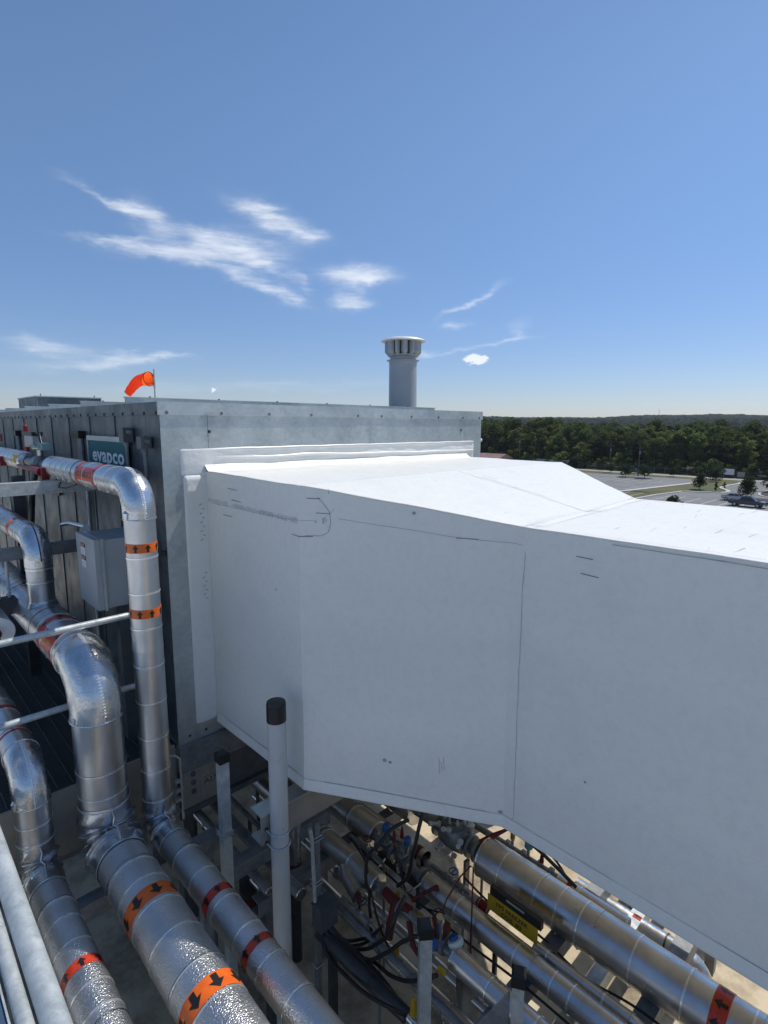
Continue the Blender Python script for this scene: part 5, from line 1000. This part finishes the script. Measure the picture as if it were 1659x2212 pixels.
def place_tree(ms, x, y, label, grp=None, s_=1.0, rz=0.0, name='broadleaf_tree', z=GZ):
    t = thing(name, label, 'tree', (x, y, z), grp); t.scale = (s_, s_, s_*1.0); t.rotation_euler = (0, 0, rz)
    for nm, me in (('crown', ms[0]), ('trunk', ms[1])):
        o = bpy.data.objects.new(nm, me); COL.objects.link(o); o.parent = t
    return t
WD = [tree_meshes(40+i, 15.5, (5.6, 4.8, 6.2, 4.2)[i % 4], 15, 4200, .30, M_leaf if i % 3 else M_leaf2, low=.14) for i in range(6)]
WG = 'woodland trees beyond the fence'
rw = random.Random(3); cnt = 0
for row, (x0, sp, sc) in enumerate(((180, 5.5, .80), (187, 6.0, .90), (196, 7.0, .97), (208, 8, 1.0), (224, 9, 1.0), (245, 11, 1.02))):
    y = 18+row*3
    while y < 175+row*14 and cnt < 150:
        hh = sc*rw.uniform(.82, 1.08)*(1.10 if 1.0 < y/x0*1.0 < .99 else 1)
        if y/x0 > .46: hh *= 1.0+.16*min(1, (y/x0-.46)/.25)
        place_tree(WD[rw.randrange(6)], x0+rw.uniform(-2, 2), y, 'dark green woodland tree in the dense mass beyond the car park', WG, hh, rw.uniform(0, 6.28)); cnt += 1
        y += sp*rw.uniform(.8, 1.25)*(1+y/600)
SH = [tree_meshes(80+i, 5.0, 3.4, 9, 1500, .20, M_leaf2 if i else M_leaf, low=.05, tr=.08) for i in range(2)]
y = 16
while y < 150:
    place_tree(SH[rw.randrange(2)], 174.8+rw.uniform(-1, 1.5), y, 'low bushy shrub at the foot of the woods along the road', 'shrubs at the edge of the woods', rw.uniform(.6, 1.25), rw.uniform(0, 6), 'roadside_shrub'); y += rw.uniform(3.5, 6.5)
place_tree(tree_meshes(97, 8.5, 5.0, 12, 3000, .24, M_leaf2, low=.08), 176.5, 88, 'paler olive rounded tree standing out in front of the dark woods', None, 1.0)
place_tree(tree_meshes(98, 10.5, 4.6, 12, 3000, .24, M_leaf2, low=.1), 177.5, 99, 'pointed mid green tree beside the utility pole before the woods', None, 1.0)
place_tree(tree_meshes(99, 12.5, 5.4, 12, 3200, .28, M_leaf2, low=.1), 180, 63, 'large pale green crown bulging from the woods near the centre of the tree line', None, 1.0)
YT = [tree_meshes(60+i, 5.8, 3.5, 13, 2400, .17, M_leaf3, conic=.55, tr=.09, low=.24) for i in range(3)]
YR = [tree_meshes(70+i, 5.0, 3.2, 10, 1900, .17, M_leaf3, tr=.09, low=.30) for i in range(2)]
place_tree(YT[0], 134.8, 39.3, 'dark young tree on the grass strip between the two car parks', None, .66, .4, 'young_tree')
place_tree(YT[1], 125.0, 28.0, 'dark spreading young tree behind the parked cars', None, .76, 1.4, 'young_tree')
place_tree(YT[2], 157.4, 42.4, 'small tree on the far corner of the grass by the road', None, .62, 2.4, 'young_tree')
place_tree(YR[0], 152.3, 58.0, 'right of two small trees on the car park island', None, .74, .3, 'young_tree')
place_tree(YR[1], 152.6, 63.2, 'left of two small trees on the car park island', None, .68, 2.0, 'young_tree')
place_tree(YR[1], 164.0, 54.8, 'low rounded tree on the verge beside the road', None, .50, 1.0, 'young_tree')
place_tree(YR[0], 163.5, 83.5, 'round tree on the verge left, above the duct edge', None, .90, 1.0, 'young_tree')
place_tree(YR[1], 163.5, 72.5, 'squat dark tree on the verge between pole and round tree', None, .55, 4.0, 'young_tree')
place_tree(YT[0], 85.5, 28.3, 'treetop peeking over the edge of the white duct', None, .68, 2.2, 'young_tree')
place_tree(YT[1], 141.5, 27.0, 'young tree cut off by the right edge of the view', None, .9, 3.2, 'young_tree')
place_tree(YR[0], 163.2, 43.8, 'pale tree on the verge behind the grass corner tree', None, .75, 5.2, 'young_tree')
place_tree(tree_meshes(75, 2.3, .5, 6, 300, .12, M_leaf3, low=.1, tr=.04), 134.0, 35.9, 'thin columnar sapling beside the dark tree on the grass', None, 1.0, 0, 'sapling')
place_tree(tree_meshes(76, 1.5, .5, 5, 200, .12, M_leaf2, low=.1, tr=.03), 142.8, 36.6, 'tiny yellowish sapling at the kerb bend', None, 1.0, 0, 'sapling')

# terrain and the far woods
def hill(x, y):
    d = math.hypot(x, y); a = math.atan2(y, x)
    base = 4.0*math.tanh(max(0, d-320)/500)
    rise = 15.5*math.exp(-((d-1550)/520)**2)*(.62+.38*math.exp(-((a-.24)/.16)**2)+.10*sin(a*23)+.06*sin(a*51+1))
    return GZ+base+rise
mb = MB(); na, nd = 70, 60
mb.grid(lambda u, v: (lambda d, a: V(d*cos(a), d*sin(a), hill(d*cos(a), d*sin(a))-.5+.0*u))(290+(4200)*v**1.6, -.15+1.45*u), na, nd); struct(mb, 'hills', M_floor)
ico_v = []; ph_ = (1+5**.5)/2
for a_ in (-1, 1):
    for c_ in (-ph_, ph_): ico_v += [(a_, c_, 0), (0, a_, c_), (c_, 0, a_)]
ico_v = [Vector(q).normalized() for q in ico_v]
# faces of the icosahedron from nearest neighbours
ico_f = [(i, j, k) for i in range(12) for j in range(i+1, 12) for k in range(j+1, 12) if all((ico_v[a_]-ico_v[c_]).length < 1.1 for a_, c_ in ((i, j), (j, k), (i, k)))]
sv = list(ico_v); sf = []; mid = {}
def mp_(a_, c_):
    k = (min(a_, c_), max(a_, c_))
    if k not in mid: mid[k] = len(sv); sv.append(((sv[a_]+sv[c_])/2).normalized())
    return mid[k]
for (i, j, k) in ico_f:
    if (sv[j]-sv[i]).cross(sv[k]-sv[i]).dot(sv[i]) < 0: j, k = k, j
    a_, c_, e_ = mp_(i, j), mp_(j, k), mp_(k, i); sf += [(i, a_, e_), (a_, j, c_), (e_, c_, k), (a_, c_, e_)]
vv, ff_ = [], []; rf = random.Random(11); d = 262
while d < 2300:
    st = max(6.5, d*.011); n_ = int(.95*d/st)
    for i in range(n_):
        a_ = -.02+.95*(i+rf.random())/n_; dd = d+rf.uniform(-.5, .5)*st*1.2; x, y = dd*cos(a_), dd*sin(a_)
        if dd < 290 and False: continue
        R_ = st*rf.uniform(.5, .8); hz_ = hill(x, y)+min(R_*.6, 9)+ (7.2 if d < 1e9 else 0); n0 = len(vv)
        for q in sv:
            w_ = R_*(1+.35*noise.noise(q*1.7+V(x, y, 0))); vv.append((x+q.x*w_, y+q.y*w_, hz_+q.z*w_*min(1, 7/R_)))
        ff_ += [(n0+i0, n0+i1, n0+i2) for i0, i1, i2 in sf]
    d += st*1.25
me = bpy.data.meshes.new('far_woods'); me.from_pydata(vv, [], ff_); me.materials.append(M_far); me.update()
o = bpy.data.objects.new('far_woods', me); COL.objects.link(o); o['kind'] = 'stuff'; o['label'] = 'hazy wooded hills on the horizon'; o['category'] = 'forest'

# utility poles, wires, masts, fence, house, signs
def upole(label, x, y, h, arm=True):
    t = thing('utility_pole', label, 'pole', (x, y, GZ)); mb = MB(); mb.cyl(V(x, y, GZ-.1), V(x, y, GZ+h), .17, .11, seg=8); mb.build('shaft', M_wood, t)
    if arm: mb = MB(); mb.box((x-.06, y-1.1, GZ+h-1.0), (x+.06, y+1.1, GZ+h-.85)); mb.build('crossarm', M_wood, t)
    mb = MB(); mb.lathe([(.22, 0), (.24, .1), (.24, .7), (.2, .8)], (x-.35, y-.2, GZ+h-2.6), seg=10); mb.build('transformer', M_galvd, t); return t
upole('bare wooden utility pole in front of the woods at left', 173.5, 110.5, 10.2); upole('wooden utility pole beside the squat tree on the verge', 173.3, 77.0, 8.6); upole('dark lamp-like utility pole above the car park island', 158, 62, 8.8)
for k, (z0, dy) in enumerate(((9.2, -1), (9.2, 1), (6.8, 0))):
    mb = MB(); P = []
    for (a_, c_) in (((173.5, 170), (173.5, 110.5)), ((173.5, 110.5), (173.3, 77)), ((173.3, 77), (172, 40)), ((172, 40), (170, 0))):
        for i in range(10): f_ = i/10; P.append(V(a_[0]+(c_[0]-a_[0])*f_+dy*.3, a_[1]+(c_[1]-a_[1])*f_, GZ+z0+.1*dy-.9*4*f_*(1-f_)*.6))
    mb.tube(P, .018, 4); o = mb.build('overhead_wire', M_dark, org=P[0]); o['label'] = ('upper left', 'upper right', 'lower')[k]+' overhead wire strung across the front of the woods'; o['category'] = 'wire'
for (x, y, h, lb) in ((560, 367, 19.5, 'faint lattice radio mast above the trees right of the penthouse'), (1150, 420, 33, 'faintest thin mast on the horizon above the long duct')):
    d_ = math.hypot(x, y); t = thing('radio_mast', lb, 'mast', (x, y, hill(x, y))); mb = MB(); z0 = hill(x, y)
    for k in range(3): mb.cyl(V(x+.5*cos(k*2.1), y+.5*sin(k*2.1), z0), V(x+.3*cos(k*2.1), y+.3*sin(k*2.1), z0+h), .16 if x < 600 else .22, .1, seg=5)
    for i in range(int(h/1.2)): mb.cyl(V(x+.5*cos(i*2.1), y+.5*sin(i*2.1), z0+i*1.2), V(x+.5*cos(i*2.1+2.1), y+.5*sin(i*2.1+2.1), z0+i*1.2+1.2), .08, seg=4)
    mb.build('lattice', M_galvd, t)
fz = thing('chainlink_fence', 'long grey chain-link fence between the road and the woods', 'fence', (172.4, 70, GZ))
mb = MB(); mb.cyl(V(0, 0, 0), V(0, 0, 2.1), .045, seg=6); pm = mb.mesh('fence_post', M_galvd)
for i in range(44): inst('fence_post', pm, fz, (172.4, 12+3*i, GZ))
mb = MB()
for i in range(330): mb.box((172.39, 12+.4*i, GZ+.05), (172.41, 12.03+.4*i, GZ+2.0))
for z in (.05, .7, 1.35, 2.0): mb.box((172.38, 12, GZ+z), (172.42, 141, GZ+z+.035))
mb.build('wire_mesh', M_mesh, fz, kind='stuff')
q = thing('site_sign', 'white board sign by the road near the grass corner', 'sign', (171.7, 43.3, GZ))
mb = MB(); mb.box((171.6, 42.0, GZ+.9), (171.7, 45.2, GZ+2.5)); mb.build('board', M_whitep, q)
for y in (42.3, 44.9): mb = MB(); mb.box((171.71, y-.06, GZ), (171.83, y+.06, GZ+2.4)); mb.build('post', M_wood, q)
q = thing('gate_board', 'dull low board right of the white sign by the road', 'sign', (171.7, 40.2, GZ)); mb = MB(); mb.box((171.65, 39.5, GZ+.4), (171.72, 41.2, GZ+1.8)); mb.build('board', M_beige, q)
for y in (39.6, 41.1): mb = MB(); mb.box((171.73, y-.05, GZ), (171.8, y+.05, GZ+1.8)); mb.build('post', M_wood, q)
q = thing('bungalow', 'low house with brick red roof at the foot of the woods', 'house', (174, 128, GZ))
hx, hy = 163.5, 116
mb = MB(); mb.box((hx, hy-3, GZ), (hx+8, hy+9, GZ+2.2)); mb.build('wall', M_wall, q)
mb = MB(); mb.prism([(-.7, 2.1), (8.7, 2.1), (8.7, 2.3), (4, 3.9), (-.7, 2.3)], lambda a_, z: V(hx+a_, hy-4, GZ+z), lambda a_, z: V(hx+a_, hy+9, GZ+z)); mb.build('roof', M_roofm, q)
for y in (hy-1.5, hy+2.5, hy+6.0): mb = MB(); mb.box((hx-.03, y, GZ+.9), (hx-.002, y+1.3, GZ+1.9)); mb.build('window', M_glass, q)
q = thing('low_wall', 'pale low barrier wall just above the duct edge at the foot of the woods', 'wall', (173.6, 95, GZ))
mb = MB(); mb.box((173.4, 89, GZ), (173.8, 105, GZ+2.4)); mb.build('face', M_kerb, q)

# vehicles
def wheel(parent, x, y, z, ax, r=.38, w=.24, sc=1):
    mb = MB(); mb.lathe([(r*.6, -w/2), (r, -w/2+.02), (r, w/2-.02), (r*.6, w/2)], (x, y, z), ax, 20, caps=True); t = mb.build('wheel', M_tyre, parent)
    mb = MB(); mb.lathe([(r*.58, 0), (r*.5, .012), (.05, .02)], V(x, y, z)+Vector(ax)*w/2, ax, 12); mb.lathe([(r*.58, 0), (r*.5, .012), (.05, .02)], V(x, y, z)-Vector(ax)*w/2, -Vector(ax), 12); mb.build('rim', M_silver, t)
def vehicle(name, label, cat, pos, head, paint, L_, Wd, prof, cab, wheels, wr, glass, bar=False, bed=None):
    t = thing(name, label, cat, (*pos, GZ+.03)); F = V(*head, 0).normalized(); Sd = V(-F.y, F.x, 0); O = V(*pos, GZ+.03)
    def P(l, s_, z): return O+F*l+Sd*s_+V(0, 0, z)
    mb = MB(); h = Wd/2
    n = len(prof); rings = [[P(l, s_, z if z < .7 else z-.0) for l, z in prof] for s_ in (-h, -h+.06, h-.06, h)]
    for i in (0, 3): rings[i] = [P(l*.985, (-h if i == 0 else h), z if z < .8 else z-.06) for l, z in prof]
    for a_, c_ in ((0, 1), (1, 2), (2, 3)): mb.add(rings[a_]+rings[c_], [(i, (i+1) % n, n+(i+1) % n, n+i) for i in range(n)])
    mb.add(rings[0], [tuple(range(n-1, -1, -1))]); mb.add(rings[3], [tuple(range(n))]); mb.build('body', paint, t)
    k = h-.07; k2 = h-.25; mb = MB(); m_ = len(cab)
    zlo = min(z for _, z in cab)
    A = [P(l, -(k if z <= zlo+.01 else k2), z) for l, z in cab]; B = [P(l, (k if z <= zlo+.01 else k2), z) for l, z in cab]
    mb.add(A+B, [(i, (i+1) % m_, m_+(i+1) % m_, m_+i) for i in range(m_)]+[tuple(range(m_-1, -1, -1)), tuple(range(m_, 2*m_))]); mb.build('cabin', paint, t)
    zt_ = max(z for _, z in cab)
    for s_ in (-1, 1):
        for (l0, l1, t0, t1) in glass:
            mb = MB(); f_ = .12; g_ = .86
            def S_(l, z): w_ = k+(k2-k)*(z-zlo)/(zt_-zlo)+.012; return P(l, s_*w_, z)
            za, zb = zlo+(zt_-zlo)*f_, zlo+(zt_-zlo)*g_; q_ = [S_(l0, za), S_(l1, za), S_(t1, zb), S_(t0, zb)]; mb.add(q_, [(0, 1, 2, 3)]); mb.build('side_window', M_glass, t)
    for (i, j, nm) in ((0, 1, 'rear_window'), (2, 3, 'windscreen')):
        l0, z0 = cab[i]; l1, z1 = cab[j]; 
        def Q(f_, s_): l, z = l0+(l1-l0)*f_, z0+(z1-z0)*f_; w_ = (k+(k2-k)*(z-zlo)/(zt_-zlo))*.88; return P(l+(.012 if i else -.012), s_*w_, z+.012)
        mb = MB(); mb.add([Q(.12, -1), Q(.12, 1), Q(.88, 1), Q(.88, -1)], [(0, 1, 2, 3)]); mb.build(nm, M_glass, t)
    for l in wheels:
        for s_ in (-1, 1): wheel(t, *P(l, s_*(h-.10), wr), tuple(Sd*s_), wr, .24)
    for s_ in (-1, 1):
        mb = MB(); c = P(L_/2-.02, s_*(h-.25), .85); mb.lathe([(.12, 0), (.12, .03)], c, F, 10); mb.build('headlight', M_whitep, t)
        mb = MB(); c = P(-L_/2+.01, s_*(h-.16), .85); mb.lathe([(.10, 0), (.10, .03)], c, -F, 10); mb.build('tail_light', M_red, t)
        mb = MB(); c = P(cab[3][0]-.15, s_*(h+.09), zlo+.1); mb.lathe([(.07, -.09), (.1, 0), (.07, .09)], c, (0, 0, 1), 8); mb.build('mirror', M_black, t)
    if bar:
        mb = MB(); c = [P(L_/2+.12, s_, z) for s_, z in ((-.8, .45), (-.8, 1.05), (.8, 1.05), (.8, .45))]; mb.tube(c, .06, 8)
        for s_ in (-.4, 0, .4): mb.cyl(P(L_/2+.12, s_, .45), P(L_/2+.12, s_, 1.05), .04, seg=6)
        mb.box(tuple(P(L_/2+.0, -.8, .40)), tuple(P(L_/2+.2, .8, .62))) if abs(head[0]) < .01 else None
        mb.build('grille_guard', M_black, t)
    return t
vehicle('pickup_truck', 'dark blue grey crew-cab pickup with black grille guard parked near the right edge', 'truck', (112.4, 25.0), (-.06, -1), M_truck, 5.7, 1.95,
        [(-2.8, .55), (-2.82, 1.12), (-.95, 1.16), (1.3, 1.16), (2.0, 1.12), (2.72, 1.04), (2.80, .60), (2.3, .42), (-2.3, .42)],
        [(-1.05, 1.14), (-.80, 1.78), (.65, 1.80), (1.40, 1.16)], (-1.72, 1.78), .40, ((-.85, -.05, -.68, -.05), (.05, 1.05, .05, .55)), True)
vehicle('sedan_car', 'silver sedan parked behind the dark pickup', 'car', (119.6, 28.6), (.06, -1), M_silver, 4.6, 1.8,
        [(-2.25, .45), (-2.28, .92), (-1.5, .98), (1.0, .98), (1.9, .88), (2.25, .72), (2.25, .40), (1.9, .28), (-1.9, .28)],
        [(-1.75, .97), (-.95, 1.40), (.25, 1.42), (1.10, .97)], (-1.4, 1.4), .33, ((-1.2, -.2, -.85, -.2), (-.1, .85, -.1, .25)))
vehicle('sedan_car', 'dark car on the far road behind the verge trees', 'car', (166.8, 66.5), (.0, -1), M_truck, 4.6, 1.8,
        [(-2.25, .45), (-2.28, .92), (-1.5, .98), (1.0, .98), (1.9, .88), (2.25, .72), (2.25, .40), (1.9, .28), (-1.9, .28)],
        [(-1.75, .97), (-.95, 1.40), (.25, 1.42), (1.10, .97)], (-1.4, 1.4), .33, ((-1.2, -.2, -.85, -.2), (-.1, .85, -.1, .25)))

# ------------------------------------------------------------------ hazy air
hb = MB(); hb.box((-2900, -2900, -15.3), (5800, 5800, 24)); hz_m = bpy.data.materials.new('hazy air'); hz_m.use_nodes = True; nt = hz_m.node_tree; nt.nodes.clear()
pv = nt.nodes.new('ShaderNodeVolumePrincipled'); pv.inputs['Density'].default_value = .00011; pv.inputs['Color'].default_value = (.80, .88, 1.0, 1); pv.inputs['Anisotropy'].default_value = .2
ot = nt.nodes.new('ShaderNodeOutputMaterial'); nt.links.new(pv.outputs[0], ot.inputs['Volume'])
hb.build('haze', hz_m, kind='stuff')
